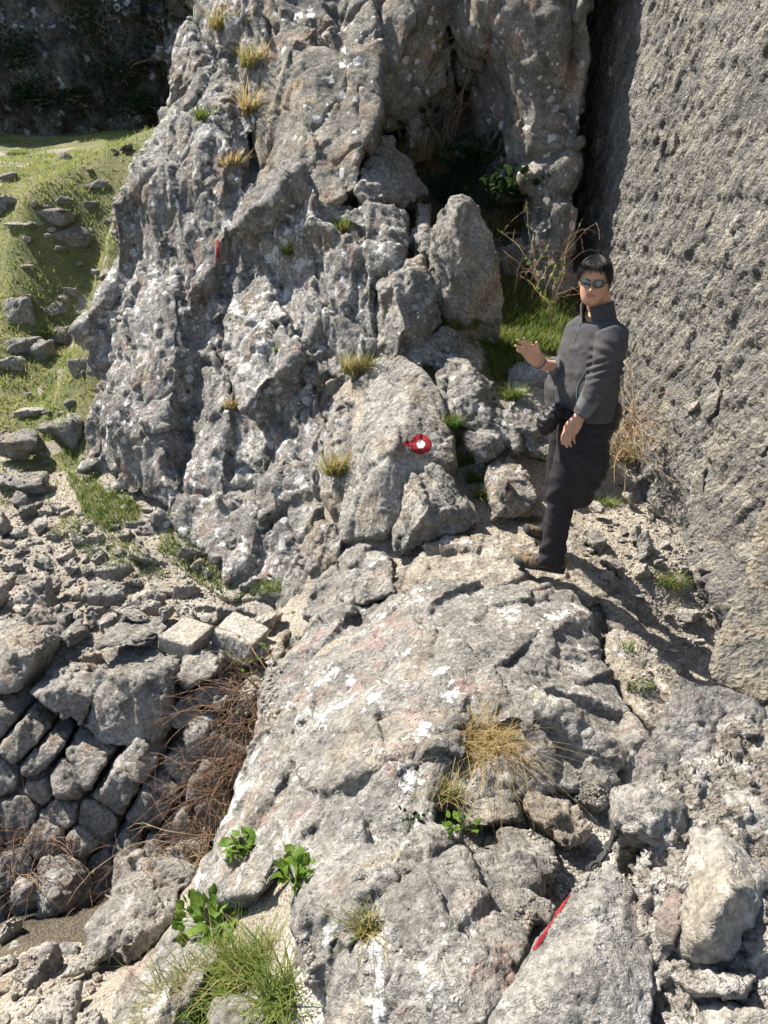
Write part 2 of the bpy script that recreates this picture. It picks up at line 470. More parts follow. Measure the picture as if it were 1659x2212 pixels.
CL_Y = [(480,1260,5.24),(190,1000,7.0),(700,200,8.0),(430,0,9.0),(250,500,8.4),(330,1090,6.3),(500,700,6.9),(700,700,6.6),(650,1100,5.3),(600,1290,5.0),
 (760,1170,4.75),(900,960,5.0),(1040,1120,4.6),(900,1180,4.5),(870,640,6.0),(850,760,5.8),(1000,540,6.4),(850,370,7.2),(950,350,8.8),(600,0,8.6),
 (900,0,8.5),(1150,150,7.6),(1150,370,7.4),(1240,300,7.6),(1200,480,7.2),(1100,600,7.3),(1150,720,6.5),(1080,800,5.9),(1150,850,5.6),(1110,1000,5.0),
 (1250,1050,4.9),(1350,950,5.3)]
CLY = RBF(np.array([(a, b) for a, b, _ in CL_Y]) / 500., [c for *_, c in CL_Y], 1e-3)
def fg(px, py, off=0.): return atY(px, py, float(FGY([(px / 500., py / 500.)])[0]) - off)
def cl(px, py, off=0.): return atY(px, py, float(CLY([(px / 500., py / 500.)])[0]) - off)
def hull(layer, pts, back=.6, down=.35, sub=None):
    """closed block whose near corners are the given photograph corners (px, py[, nearer by]) and whose body goes back and down"""
    P = []
    for q in pts:
        p = layer(*q); P.append(p)
        P.append(p + np.array([0, back, -down]))
    return hull_geo(P)

# ground sheet: heights under everything
GP = []
for (a, b, c), p in zip(FG_Z, _fp): GP.append((p[0], p[1], p[2] - .10))
for a, b, z in [(1420,1000,.12),(1350,1080,.08),(1280,1120,.05),(1460,1180,0.),(1380,1230,-.05),(1250,1060,.1)]: GP.append(tuple(atZ(a, b, z)))
for a, b, y in [(1150,720,6.5),(1080,800,5.9),(1220,760,6.2),(1100,640,7.0),(1020,600,7.3),(1180,600,7.2),(960,400,8.4),(1040,950,5.2),(1000,900,5.3),
                (780,900,5.4),(720,1000,5.4),(900,960,5.35),(870,640,6.4),(700,700,7.2),(500,700,7.6),(700,500,7.8),(300,800,7.8)]: GP.append(tuple(atY(a, b, y) - np.array([0, 0, .06])))
# left terrace, meadow slope
for a, b, z in [(20,1330,-.86),(150,1330,-.86),(300,1330,-.84),(450,1330,-.84),(560,1330,-.82),(100,1220,-.8),(300,1220,-.76),(450,1250,-.74),(40,1120,-.66),(200,1120,-.62),
                (300,1100,-.62),(30,1000,-.4),(150,960,-.34),(20,880,-.1),(120,850,-.02),(20,740,.42),(150,720,.48),(20,600,1.05),(200,600,1.1),(20,480,1.75),(240,480,1.8),(40,340,2.85),(250,330,2.85),(40,296,3.55),(250,290,3.55)]:
    GP.append(tuple(atZ(a, b, z)))
GP += [(-9, 8, .6), (-9, 14, 2.6), (-5, 24, 3.8), (-13, 24, 4), (0, 22, 4), (5, 10, 2.2), (6, 5, 0), (4, 0, -.3), (0, -3, -.4), (-5, -2, -2.6), (-5, 3, -2.5), (-4, 5, -.9), (-7, 5, -.6), (-7, 3.4, -2.4), (8, 20, 4)]
# hollow below the dry stone wall
for a, b, z in [(60,1980,-2.0),(200,1960,-2.0),(330,1900,-1.9),(380,1780,-1.9),(100,1850,-2.2),(60,2100,-1.5),(180,2150,-1.25),(20,2200,-1.4),(280,2050,-1.5)]: GP.append(tuple(atZ(a, b, z)))
for x in (-3.6, -2.6, -1.6, -.95): GP.append((x, 3.95, -2.15)); GP.append((x, 4.45, -.88))
GP = np.array(GP)
GZ = RBF(GP[:, :2], GP[:, 2], 4e-3)
def stretch(a, b, fine, outs):
    s = [a]
    while s[-1] < b: s.append(s[-1] + fine)
    lo, hi = a, s[-1]; L, R = [], []
    d = fine
    while lo > outs[0]: d *= 1.12; lo -= d; L.append(lo)
    d = fine
    while hi < outs[1]: d *= 1.12; hi += d; R.append(hi)
    return np.array(L[::-1] + s + R)
gx = stretch(-4.2, 2.6, .029, (-60, 60)); gy = stretch(.7, 9.5, .031, (-30, 90))
X, Y = np.meshgrid(gx, gy); G = np.stack([X.ravel(), Y.ravel()], -1)
inn = np.stack([np.clip(G[:, 0], -12, 8), np.clip(G[:, 1], -3, 24)], -1)
z = GZ(inn)
P3 = np.column_stack([G, z])
near = np.exp(-np.maximum(0, np.abs(G[:, 1] - 5) - 8) / 6)
z = z + near * (.05 * fbm(P3 / .5, 4, 3) + .05 * facets(P3, .30, 5, crack=.1) + .03 * facets(P3, .11, 8, crack=.1)) + .12 * fbm(P3 / 2.2, 3, 9)
V = np.column_stack([G, z])
nx, ny = len(gx), len(gy)
idx = np.arange(nx * ny).reshape(ny, nx)
F = np.stack([idx[:-1, :-1], idx[:-1, 1:], idx[1:, 1:], idx[1:, :-1]], -1).reshape(-1, 4)
GROUND_Z = z.reshape(ny, nx)
me = new_mesh('ground', V, F)
for m in ('soil', 'turf', 'dark_soil', 'gravel_bed'): me.materials.append(MATS[m])
fc = V[F].mean(1); fpx, fpy = topix(fc)
mi = np.zeros(len(F), np.int32)
jit = .5 * noise(fc / .35, 4)
mi[(fc[:, 1] + jit > 7.3) & (fc[:, 0] < -1.3)] = 1
mi[(fc[:, 1] > 5.7) & (fc[:, 0] > .3) & (fc[:, 2] > .55)] = 1
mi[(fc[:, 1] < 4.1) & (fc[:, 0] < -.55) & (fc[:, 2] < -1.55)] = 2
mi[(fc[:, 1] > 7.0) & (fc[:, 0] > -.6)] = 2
mi[(fc[:, 1] < 3.2) & (fc[:, 0] > -.3)] = 3
bare = (mi == 1) & (fc[:, 0] < -1.3) & (fbm(fc / .9, 3, 44) + .35 * fbm(fc / .2, 2, 45) > .16)
mi[bare] = 0
me.polygons.foreach_set('material_index', mi)
add('ground', me, kind='structure')
def ground_z(x, y):
    return float(GZ([(min(max(x, -12), 8), min(max(y, -3), 24))])[0])

# ------------------------------------------------------------------ the cliff
def rock(name, geos, voxel, lv, seed, mat, label=None, cat='rock', kind=None, group=None, strata=None, elong=1.6, warp=.035, crack=.3, fine=.004, cull=True):
    me = remesh(geos, voxel)
    me = roughen(me, lv, seed, strata, elong, warp, crack, fine, voxel, cull)
    c = recentre(me)
    return add(name, me, mat, None, c, kind, label, None if kind else cat, group)

S1 = STRATA
C_LV = [(.80, .22), (.27, .22), (.10, .19)]
H = lambda pts, back=1.2, down=.2: hull(cl, pts, back, down)
left = [
 H([(425,-60),(590,-60,.05),(398,120,.05),(352,170),(350,215,.1),(330,290),(545,250),(520,390,.1),(430,330,.2),(455,120,.22)], 1.6),
 H([(300,380),(338,280),(440,310,.15),(530,420),(275,480),(258,560),(400,620,.1),(520,600),(350,450,.2)]),
 H([(245,566),(262,530),(430,560),(500,700),(205,714),(188,800),(350,800,.1),(450,760),(330,640,.2)]),
 H([(195,884),(178,1012),(228,790),(340,770,.15),(440,800,.1),(430,900,.1),(300,1088),(420,1100),(215,1045),(250,900,.3),(330,950,.28)]),
 H([(330,790),(450,730,.1),(500,830,.22),(520,900),(470,1200),(330,1095),(410,1180),(400,900,.25),(430,1100,.1)]),
 H([(470,640),(560,570),(650,780),(690,855,.25),(640,960,.1),(570,1010),(480,960),(460,800),(600,850,.3)]),
 H([(340,590),(480,540),(560,620),(480,760),(360,760),(430,640,.2)]),
 H([(520,400),(640,370),(720,450),(740,560),(600,650),(500,560),(580,480,.2)]),
 H([(632,410),(655,380,.1),(690,395,.1),(730,520),(700,610),(640,570),(660,460,.28)], .8),
 H([(600,560),(720,520),(800,600),(805,760),(720,835),(620,760),(590,640),(690,650,.16)]),
 H([(690,440),(800,430),(880,460),(860,560),(800,600),(720,520)], 1.0),
 H([(560,790),(690,870,.1),(735,1050),(700,1150),(680,1295),(560,1255),(475,1215),(520,1000),(600,1000,.2),(580,1130,.15)]),
 H([(640,1085,.1),(725,1120,.1),(695,1230),(665,1310),(600,1285),(655,1180,.2)], .8),
 H([(640,940),(700,985,.15),(720,1060),(640,1080),(600,1010)], .8),
 H([(470,1120),(540,1100,.15),(600,1260),(520,1270),(480,1255)], .8),
 H([(420,900),(600,880),(640,1060),(560,1130),(430,1080),(520,980,.1)], 1.0),
 H([(300,-200),(900,-260),(900,-60),(430,-60)], 2.5),
]
back = [H([(420,60,-.5),(780,60,-.5),(780,420,-.5),(700,760,-.5),(700,1150,-.45),(480,1100,-.4),(330,960,-.4),(300,600,-.5)], 2.5)]
rock('cliff', left + back, .024, C_LV, 21, 'cliff_rock', kind='structure', strata=S1, elong=1.8, warp=.05, crack=.3)
rock('cliff_face', [
 H([(578,-80),(860,-80),(850,0,.05),(800,250),(785,400),(700,440,.05),(560,400),(545,260),(575,120),(700,150,.18),(740,330,.12)], 1.6),
 H([(845,-80,.3),(955,-80,.35),(952,180,.15),(930,300),(860,265),(800,260),(825,120,.1),(900,120,.25)], 1.4),
 H([(870,170),(945,150),(930,320),(880,330)], .8),
 H([(962,-80,.3),(1052,-80,.35),(1056,100,.2),(1030,178),(985,170),(1000,60,.3)], 1.2),
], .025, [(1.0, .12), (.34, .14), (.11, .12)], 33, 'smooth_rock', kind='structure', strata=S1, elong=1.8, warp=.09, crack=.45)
rock('cliff_block', [
 H([(1040,-420,.3),(1360,-420,.2),(1040,-80,.28),(1330,-80,.2),(1275,200,.2),(1240,385,.1),(1130,400,.1),(1062,330,.02),(1030,250,.0),(1046,100,.2),(1150,150,.34)], 1.6),
 H([(1060,312,.1),(1150,300,.12),(1232,330),(1205,392),(1085,392)], .8),
 hull_geo([q for p in [(640,-60,9.5),(1270,-60,9.3),(1260,560,8.6),(1050,560,9.1),(800,520,9.2)] for q in (atY(*p), atY(*p) + np.array([0, 2., 0]))]),
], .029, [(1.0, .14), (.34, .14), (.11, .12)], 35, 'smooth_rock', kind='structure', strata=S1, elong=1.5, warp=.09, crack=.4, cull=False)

# ------------------------------------------------------------------ rocks below the cliff (single outcrops)
M_LV = [(.34, .18), (.13, .20), (.05, .13)]
def outcrop(name, pts, seed, mat, label, back=.5, down=.3, voxel=.014, lv=M_LV, extra=(), layer=cl, group='outcrops below the cliff', **kw):
    voxel *= 1.12
    geos = [hull(layer, pts, back, down)] + [hull(layer, e, back, down) for e in extra]
    return rock(name, geos, voxel, lv, seed, mat, label, 'rock', None, group, **kw)
outcrop('boulder', [(815,312),(842,308),(788,350),(783,410),(800,432),(870,436),(918,420),(880,355),(835,350,.2),(840,420,.15)], 41, 'mid_rock', 'blunt grey boulder at the left of the dark recess', .5, .1, .016)
outcrop('boulder', [(994,414),(972,421),(944,452),(930,510),(938,590),(1018,430),(1045,480),(1076,535),(1092,650),(965,655,.05),(980,470,.22),(1000,560,.24),(1015,640,.2)], 42, 'mid_rock', 'tall pointed boulder with sunlit crest in front of dark recess', .3, .45, .013, warp=.02, lv=[(.4, .09), (.13, .14), (.05, .12)], layer=lambda a, b, o=0.: atY(a, b, 6.05 - o))
outcrop('boulder', [(912,440),(936,436),(938,560),(908,545),(905,480),(925,500,.08)], 43, 'mid_rock', 'narrow rock sliver leaning on the tall pointed boulder', .3, .1)
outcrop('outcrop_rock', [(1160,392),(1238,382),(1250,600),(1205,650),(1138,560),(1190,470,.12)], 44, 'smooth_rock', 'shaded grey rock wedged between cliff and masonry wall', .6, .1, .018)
outcrop('outcrop_rock', [(865,545),(905,552),(932,610),(962,690,.05),(880,720,.1),(812,600),(800,700),(808,770),(850,780),(850,620,.2),(870,700,.2)], 45, 'mid_rock', 'square-fronted grey outcrop above the ridge with dark pits at its foot', .5, .2, .013)
outcrop('outcrop_rock', [(935,578),(966,594),(1006,668),(965,690),(930,640),(955,620,.1)], 46, 'mid_rock', 'small cracked rock beside the square-fronted outcrop', .35, .2)
outcrop('outcrop_rock', [(860,770),(900,795,.05),(945,845,.08),(975,920),(990,1000,.05),(780,835),(768,905),(758,1000),(735,1095),(728,1170),(835,1160),(855,1020),(890,880,.2),(860,960,.22),(800,1050,.2)], 47, 'mid_rock', 'sloping grey rock face carrying the red ring trail mark', .5, .3, .011, extra=[[(800,770),(860,768),(830,860),(780,860)]], warp=.03, lv=[(.5, .06), (.14, .07), (.045, .07)])
outcrop('outcrop_rock', [(945,712),(1058,728),(1066,765),(1046,800),(960,800),(900,790),(850,770),(990,750,.12)], 48, 'mid_rock', 'flat-topped pale ledge below the sunlit grass', .5, .25, .013)
outcrop('outcrop_rock', [(950,805),(1000,765,.05),(1042,800),(1104,895),(1114,968),(1045,945),(965,890),(1020,860,.2),(1060,900,.15)], 49, 'mid_rock', 'jagged ridge rock right of the trail mark', .5, .3, .012)
outcrop('outcrop_rock', [(836,1052),(890,1018,.1),(950,1005,.05),(1042,1110),(1032,1135),(865,1195),(845,1155),(930,1070,.22),(900,1120,.2)], 50, 'mid_rock', 'broad rounded rock with white spots under the trail mark', .5, .3, .012, warp=.035)
outcrop('outcrop_rock', [(1048,995),(1088,968),(1130,1000),(1172,1082),(1184,1112),(1060,1125),(1044,1040),(1100,1050,.18)], 51, 'mid_rock', 'triangular grey rock beside the man\'s knee', .4, .3, .012)
outcrop('outcrop_rock', [(1010,940),(1060,932),(1084,960),(1045,990),(1015,975),(1045,955,.08)], 52, 'mid_rock', 'small block between the ridge rock and the triangular rock', .3, .2)
outcrop('outcrop_rock', [(1112,805),(1150,752),(1232,765),(1215,900),(1185,985),(1130,975),(1110,885),(1150,830,.1)], 53, 'mid_rock', 'grey slab of rock right behind the raised hand', .5, .3, .014)
outcrop('boulder', [(700,872),(740,850),(768,880),(742,908),(693,898),(730,880,.1)], 54, 'mid_rock', 'small white-spotted boulder lodged in the cleft', .25, .1, .011)
outcrop('boulder', [(690,904),(718,930),(712,972),(686,978),(666,940),(695,940,.1)], 55, 'mid_rock', 'pointed small stone standing in the cleft', .2, .1, .011)
outcrop('outcrop_rock', [(690,835),(795,800),(785,900),(755,1020),(725,1110),(678,1045),(688,920),(735,900,.05),(715,1010,.06)], 57, 'mid_rock', 'low shadowy rock filling the cleft left of the trail mark', .4, .3, .014)
outcrop('outcrop_rock', [(640,1185),(722,1125),(748,1180),(700,1290),(655,1340),(590,1330),(690,1220,.05)], 58, 'mid_rock', 'pale crumbling step between the cliff foot and the ridge', .4, .3, .014)
outcrop('boulder', [(1085,545),(1120,520),(1150,560),(1140,610),(1090,600),(1115,560,.1)], 56, 'smooth_rock', 'low shaded rock half hidden in the brambles behind', .3, .1, .018)
# ------------------------------------------------------------------ foreground ridge
R_LV = [(.55, .115), (.20, .14), (.07, .10)]
ridge_strata = np.array(Matrix.Rotation(math.radians(-35), 3, 'Z') @ Matrix.Rotation(math.radians(50), 3, 'X'))
HF = lambda pts, back=.35, down=.5: hull(fg, pts, back, down)
rock('ridge', [
 HF([(850,1290),(1000,1262,.05),(1240,1292),(1312,1420),(1290,1500),(1100,1560,.05),(1000,1560,.05),(760,1500),(640,1420),(700,1330),(950,1380,.08),(1150,1400,.1)]),
 HF([(640,1400),(600,1440),(558,1680),(478,1800),(436,1900),(448,1965),(560,1960),(640,1800,.1),(800,1600,.12),(800,1480,.1)]),
 HF([(800,1500,.1),(1010,1500,.1),(930,1780),(700,1850),(620,1900),(560,1860),(650,1700,.1),(850,1640,.15)]),
 HF([(1040,1480),(1100,1450,.1),(1300,1420),(1380,1620),(1292,1735),(1180,1700),(1120,1560,.1),(1250,1560,.12)]),
 HF([(700,1840),(860,1790,.03),(1010,1780),(870,1890),(700,2050),(640,2010),(620,1900),(760,1880,.1)]),
 HF([(920,1570,.02),(1180,1560,.04),(1190,1710,.0),(1060,1720,-.03),(950,1720,.0),(1040,1600,.02)]),
 HF([(1000,1470,.0),(1070,1450,.14),(1110,1500,.1),(1040,1540,.05)]),
], .0102, R_LV, 61, 'ridge_rock', kind='structure', strata=ridge_strata, elong=2.2, warp=.04, crack=.07)
rock('ledge', [
 HF([(968,1169,-.02),(1110,1144,-.02),(1222,1204,-.02),(1292,1294,-.04),(1240,1326,-.04),(1000,1299,-.04),(850,1288),(815,1244),(900,1196),(1100,1225,-.025)], .3, .3),
 HF([(1100,1140,-.1),(1240,1120,-.1),(1330,1180,-.1),(1300,1300),(1220,1210)], .3, .3),
 HF([(1292,1285),(1400,1305),(1482,1420),(1462,1495),(1380,1430),(1320,1345),(1390,1370,.05)], .3, .3),
 HF([(1320,1360),(1380,1420,.02),(1460,1500),(1420,1570),(1360,1520),(1310,1430)], .3, .3),
], .0115, [(.4, .09), (.14, .12), (.05, .09)], 63, 'path_rock', kind='structure', warp=.03)
def fore(pts, seed, mat, label, back=.3, down=.35, voxel=.009, lv=((.3, .14), (.12, .13), (.045, .10)), name='outcrop_rock', group='foreground rocks', extra=(), layer=fg, **kw):
    return outcrop(name, pts, seed, mat, label, back, down, voxel, list(lv), extra, layer, group, **kw)
fore([(680,1262),(742,1175),(850,1195,.05),(862,1285),(705,1345),(655,1335),(760,1240,.12)], 64, 'mid_rock', 'cracked grey shoulder of rock where ridge meets cliff', .5, .3, .012)
fore([(1255,1640),(1372,1615),(1352,1690),(1292,1745),(1238,1725),(1310,1660,.08)], 65, 'grey_stone', 'brownish overhanging rock edge right of the dry grass', .25, .3)
fore([(978,1735,-.03),(1040,1715,-.03),(1135,1700,-.02),(1118,1785),(1000,1795),(1060,1755,.01)], 66, 'grey_stone', 'shaded grey slab right under the dry grass tuft', .25, .3)
fore([(1148,1702),(1250,1738),(1312,1812),(1250,1832),(1160,1765),(1220,1770,.04)], 67, 'path_rock', 'pale tapering slab of rock beside the gravel', .2, .25)
fore([(1000,1832),(1100,1795,.03),(1190,1815),(1195,1880),(1080,1935),(1010,1890),(1100,1860,.06)], 68, 'grey_stone', 'flat grey slab with gravel lying along its edges', .2, .25)
fore([(872,1882),(960,1828),(1015,1860,.04),(1195,1965),(1150,2055,.02),(1080,2130),(1010,2260),(690,2260),(702,2060),(785,1960),(900,2000,.1),(950,2130,.1)], 69, 'ridge_rock', 'large pitted grey rock at the bottom centre of the foreground', .3, .5, .009)
fore([(632,1905),(690,1880,.02),(705,2060),(690,2180),(640,2130),(625,2000),(665,2000,.06)], 70, 'grey_stone', 'upright narrow rock rib beside the grass and leafy plant', .25, .4)
fore([(770,1925),(820,1890,.03),(860,1900),(820,1990),(740,2060),(720,2030),(790,1960,.05)], 71, 'grey_stone', 'small wedge of grey rock in the crack with yellow grass', .2, .3)
fore([(225,2260),(290,2120),(405,1978),(465,2010),(485,2062),(370,2140),(340,2260),(380,2060,.08),(300,2180,.06)], 72, 'ridge_rock', 'pinkish sloping slab at the bottom left beside the grass', .25, .4)
fore([(440,2260),(450,2178),(490,2162),(545,2170),(575,2200),(580,2260),(505,2190,.06)], 73, 'grey_stone', 'rounded grey boulder cut by the bottom edge among grass', .2, .2, name='boulder', lv=((.3, .06), (.1, .08), (.04, .1)))
# ------------------------------------------------------------------ masonry wall on the right
def grid_slab(p0, p1, z0, z1, step, normal, thick, relief):
    L = np.hypot(*(p1 - p0)); ns, nz = int(L / step) + 1, int((z1 - z0) / step) + 1
    s, zz = np.meshgrid(np.linspace(0, 1, ns), np.linspace(z0, z1, nz))
    B = np.column_stack([p0[0] + (p1[0] - p0[0]) * s.ravel(), p0[1] + (p1[1] - p0[1]) * s.ravel(), zz.ravel()])
    Fr = B + normal * relief(B)[:, None]
    idx = np.arange(ns * nz).reshape(nz, ns)
    F = [np.stack([idx[:-1, :-1], idx[:-1, 1:], idx[1:, 1:], idx[1:, :-1]], -1).reshape(-1, 4)]
    ring = np.concatenate([idx[0, :], idx[1:, -1], idx[-1, -2::-1], idx[-2:0:-1, 0]])
    n0 = len(Fr); bk = Fr[ring] - normal * thick
    k = np.arange(len(ring)); k2 = np.roll(k, -1)
    F.append(np.stack([ring, n0 + k, n0 + k2, ring[k2]], -1))
    return np.vstack([Fr, bk]), np.vstack(F)
WA, WB = np.array([2.16, 2.6]), np.array([1.76, 8.6])
WN = np.array([-(WB - WA)[1], (WB - WA)[0], 0.]); WN /= np.linalg.norm(WN)
BATT = .05
def wall_relief(B):
    s = B[:, 1]; zz = B[:, 2]
    al, ac = -.7 * B[:, 1] + .71 * B[:, 2], .71 * B[:, 1] + .7 * B[:, 2]      # mortar dragged along slanting strokes
    Q = np.column_stack([B[:, 0], al / 2.6, ac]); Q2 = np.column_stack([B[:, 0], al / 4.0, ac])
    h = .72 * chips(Q, .058, 5) + .06 * facets(Q, .22, 6, crack=.3, crackw=.12) + .028 * fbm(Q2 / .024, 4, 8, gain=.65, ridged=True) + .03 * fbm(B / .6, 3, 4)
    h += .007 * fbm(B / .03, 3, 12)
    course = np.sin((zz + .05 * fbm(B / .5, 2, 31)) * 2 * math.pi / .38)
    h -= .010 * sstep(.55, 1., course)
    foot = .16 * np.exp(-np.maximum(0, zz + .1) / .28) * (.6 + .8 * fbm(B / .4, 3, 14))
    return h + foot - BATT * zz
V, F = grid_slab(WA, WB, -.9, 4.8, .016, WN, .9, wall_relief)
wall = empty('masonry_wall', (float(WA[0]), float(WA[1]), -.9), 'tall rough grey rubble masonry wall rising on the right behind the man', 'wall')
off = np.array([WA[0], WA[1], -.9])
add('mortar_face', new_mesh('mortar_face', V - off, F), 'rubble_mortar', wall)
# stones standing proud of the mortar
def stone_geo(rs, n=13, box=(1, 1, 1), blocky=.6):
    P = rs.uniform(-1, 1, (n, 3)); P = np.sign(P) * np.abs(P) ** blocky
    P /= np.maximum(1, np.linalg.norm(P * .78, axis=1))[:, None]
    return hull_geo(P * np.array(box) * .5)
LIB = []
for k in range(18):
    rs = np.random.default_rng(300 + k)
    m = remesh([stone_geo(rs, 12 + k % 5, (1, .8, .62), .45 if k % 2 else .7)], .048)
    m = roughen(m, [(.5, .10), (.2, .12), (.09, .14)], 300 + k, None, 1, .05, .25, .008)
    m.name = 'stone'; LIB.append(m)
for m in LIB: m.materials.append(MATS['grey_stone'])
def dress(o, mat):                                       # alike stones share a mesh, the material sits on the object
    o.material_slots[0].link = 'OBJECT'; o.material_slots[0].material = MATS[mat]; return o
rs = np.random.default_rng(7)
for k in range(44):
    t = rs.uniform(.05, .95); zz = rs.uniform(-.3, 3.9)
    b = np.array([WA[0] + (WB - WA)[0] * t, WA[1] + (WB - WA)[1] * t, zz]) - WN * (BATT * zz + .012)
    o = dress(add('stone', LIB[k % 18], None, wall, b - off + WN * .012), 'rubble_mortar' if k % 4 else 'pale_stone')
    s = rs.uniform(.10, .26)
    o.scale = (.10, s * rs.uniform(.9, 1.5), s * rs.uniform(.8, 1.5)); o.rotation_euler = (math.radians(-28) + rs.uniform(-.4, .4), 0, math.radians(4))

# ------------------------------------------------------------------ near masonry at the bottom right (mortared wall end)
HN = lambda pts, back=.05, down=.8: hull_geo([q for p in pts for q in (atY(*p), atY(*p) + np.array([.02, back, -down]))])
nw = empty('mortared_wall', tuple(atY(1500, 2100, 1.2)), 'broken end of a mortared stone wall in the right foreground', 'wall')
NO = np.array(nw.location)
def part_rock(name, geos, voxel, lv, seed, mat, parent, O, label=None, **kw):
    me = remesh(geos, voxel); me = roughen(me, lv, seed, kw.get('strata'), 1.6, kw.get('warp', .02), kw.get('crack', .2), kw.get('fine', .003), voxel, True)
    c = recentre(me); o = add(name, me, mat, parent, c - O)
    if label: o['label'] = label
    return o
part_rock('mortar_bed', [
 HN([(1500,1580,1.82),(1659,1560,1.72),(1800,1560,1.7),(1440,1640,1.66),(1400,1760,1.5),(1380,1840,1.40),(1440,2000,1.24),(1420,2260,1.02),(1800,2260,.98),(1800,1800,1.35)]),
], .0078, [(.12, .22), (.045, .5), (.02, .5)], 81, 'near_mortar', nw, NO, warp=.03)
part_rock('stone', [HN([(1479,1470,1.88),(1560,1480,1.87),(1700,1540,1.84),(1800,1600,1.8),(1428,1552,1.78),(1346,1690,1.62),(1336,1770,1.52),(1400,1700,1.58),(1500,1650,1.66),(1660,1680,1.62)], .05, .25)], .009, [(.3, .10), (.11, .14), (.04, .2)], 82, 'grey_stone', nw, NO, 'large bluish grey capstone with pale veins')
part_rock('stone', [HN([(1348,1692,1.56),(1405,1690,1.53),(1484,1728,1.5),(1490,1790,1.45),(1452,1828,1.42),(1360,1805,1.44),(1338,1768,1.5),(1410,1760,1.43)], .12, .12)], .008, [(.25, .08), (.09, .12), (.035, .14)], 83, 'wall_stone', nw, NO, 'dark grey stone with a shaded face')
part_rock('stone', [HN([(1484,1786,1.42),(1545,1782,1.40),(1620,1850,1.32),(1652,1895,1.27),(1632,1960,1.2),(1572,2076,1.13),(1466,2088,1.14),(1438,2020,1.19),(1480,1900,1.27),(1560,1920,1.17),(1520,2020,1.12)], .1, .12)], .0075, [(.2, .06), (.08, .07), (.03, .08)], 84, 'marble_stone', nw, NO, 'large cream coloured stone')
part_rock('stone', [HN([(1404,1970,1.27),(1470,1900,1.32),(1475,1985,1.2),(1450,2062,1.16),(1420,2055,1.17),(1405,2010,1.2)], .1, .15)], .008, [(.2, .08), (.08, .10), (.03, .12)], 85, 'grey_stone', nw, NO, 'pale blue grey stone')
part_rock('stone', [HN([(1549,1712,1.52),(1610,1706,1.5),(1680,1780,1.42),(1700,1840,1.36),(1640,1848,1.35),(1580,1780,1.42)], .1, .12)], .008, [(.2, .08), (.08, .10), (.03, .12)], 86, 'marble_stone', nw, NO, 'elongated whitish stone')
part_rock('stone', [HN([(1448,2104,1.13),(1530,2085,1.12),(1630,2105,1.09),(1600,2140,1.05),(1500,2160,1.04),(1470,2130,1.07)], .08, .08)], .007, [(.12, .1), (.05, .14), (.025, .18)], 87, 'near_mortar', nw, NO)
part_rock('stone', [HN([(1518,2186,1.04),(1580,2176,1.03),(1720,2180,1.02),(1720,2260,.97),(1540,2260,.98)], .08, .08)], .008, [(.2, .08), (.08, .10), (.03, .12)], 88, 'marble_stone', nw, NO)
part_rock('stone', [HN([(1590,2000,1.2),(1700,1940,1.22),(1720,2060,1.12),(1640,2085,1.1),(1590,2060,1.14)], .08, .08)], .007, [(.12, .1), (.05, .14), (.025, .18)], 89, 'near_mortar', nw, NO)
part_rock('stone', [HN([(1630,1600,1.7),(1700,1590,1.7),(1700,1690,1.55),(1640,1690,1.56)], .08, .08)], .008, [(.2, .08), (.08, .10), (.03, .12)], 90, 'cream_block', nw, NO)
part_rock('stone', [HN([(1272,1884,1.36),(1332,1868,1.37),(1402,1960,1.27),(1422,2060,1.17),(1412,2280,.98),(1030,2280,1.03),(1056,2168,1.12),(1150,2048,1.21),(1232,1930,1.31),(1290,1960,1.24),(1250,2100,1.1)], .12, .25)], .0075, [(.3, .035), (.1, .06), (.035, .08)], 91, 'grey_stone', nw, NO, 'broad grey slab with a red paint stripe along its left edge', warp=.015)
pier = empty('wall_pier', tuple(atY(1600, 1480, 2.0)), 'near corner of a masonry pier with a sunlit orange edge at the right', 'wall')
PO = np.array(pier.location)
HP = lambda pts, t=.35: hull_geo([q for p in pts for q in (atY(*p), atY(*p) + np.array([.35, t, 0]))])
part_rock('lower_block', [HP([(1604,1250,2.16),(1524,1438,2.02),(1538,1475,1.98),(1662,1530,1.88),(1800,1560,1.82),(1800,1300,2.05),(1665,1318,2.08)])], .009, [(.5, .02), (.1, .05), (.03, .16)], 92, 'pier_mortar', pier, PO, warp=.01)
part_rock('upper_block', [HP([(1632,1115,2.24),(1700,1000,2.24),(1800,1000,2.2),(1800,1300,2.05),(1668,1312,2.09),(1606,1250,2.18)])], .009, [(.5, .02), (.1, .05), (.03, .16)], 93, 'pier_mortar', pier, PO, warp=.01)

# ------------------------------------------------------------------ dry stone wall on the left
def wl(px, py, off=0.): return atY(px, py, float(np.interp(py, [1300, 1345, 1440, 1600, 1900, 2000], [4.7, 4.5, 4.22, 3.98, 3.56, 3.45])) - off)
dw = empty('dry_stone_wall', tuple(wl(300, 1900)), 'dry stone retaining wall of big grey boulders on the left', 'wall')
DO = np.array(dw.location)
def wstone(pts, seed, mat='wall_stone', label=None, voxel=.0155, lv=((.3, .10), (.12, .14), (.05, .16)), back=.45, down=.12, warp=.03):
    return part_rock('stone', [hull(wl, pts, back, down)], voxel, list(lv), seed, mat, dw, DO, label, warp=warp)
wstone([(280,1393,-.25),(340,1398,-.2),(388,1440,.05),(382,1568,.05),(330,1630,.05),(212,1610),(184,1568),(214,1448,.02),(300,1470,.16),(360,1520,.12)], 101, 'wall_stone', 'biggest boulder of the wall with a flat pale top')
wstone([(100,1452,-.15),(190,1462,-.12),(205,1505,.03),(180,1580,.06),(140,1560,.08),(58,1502,.02),(130,1490,.12)], 102)
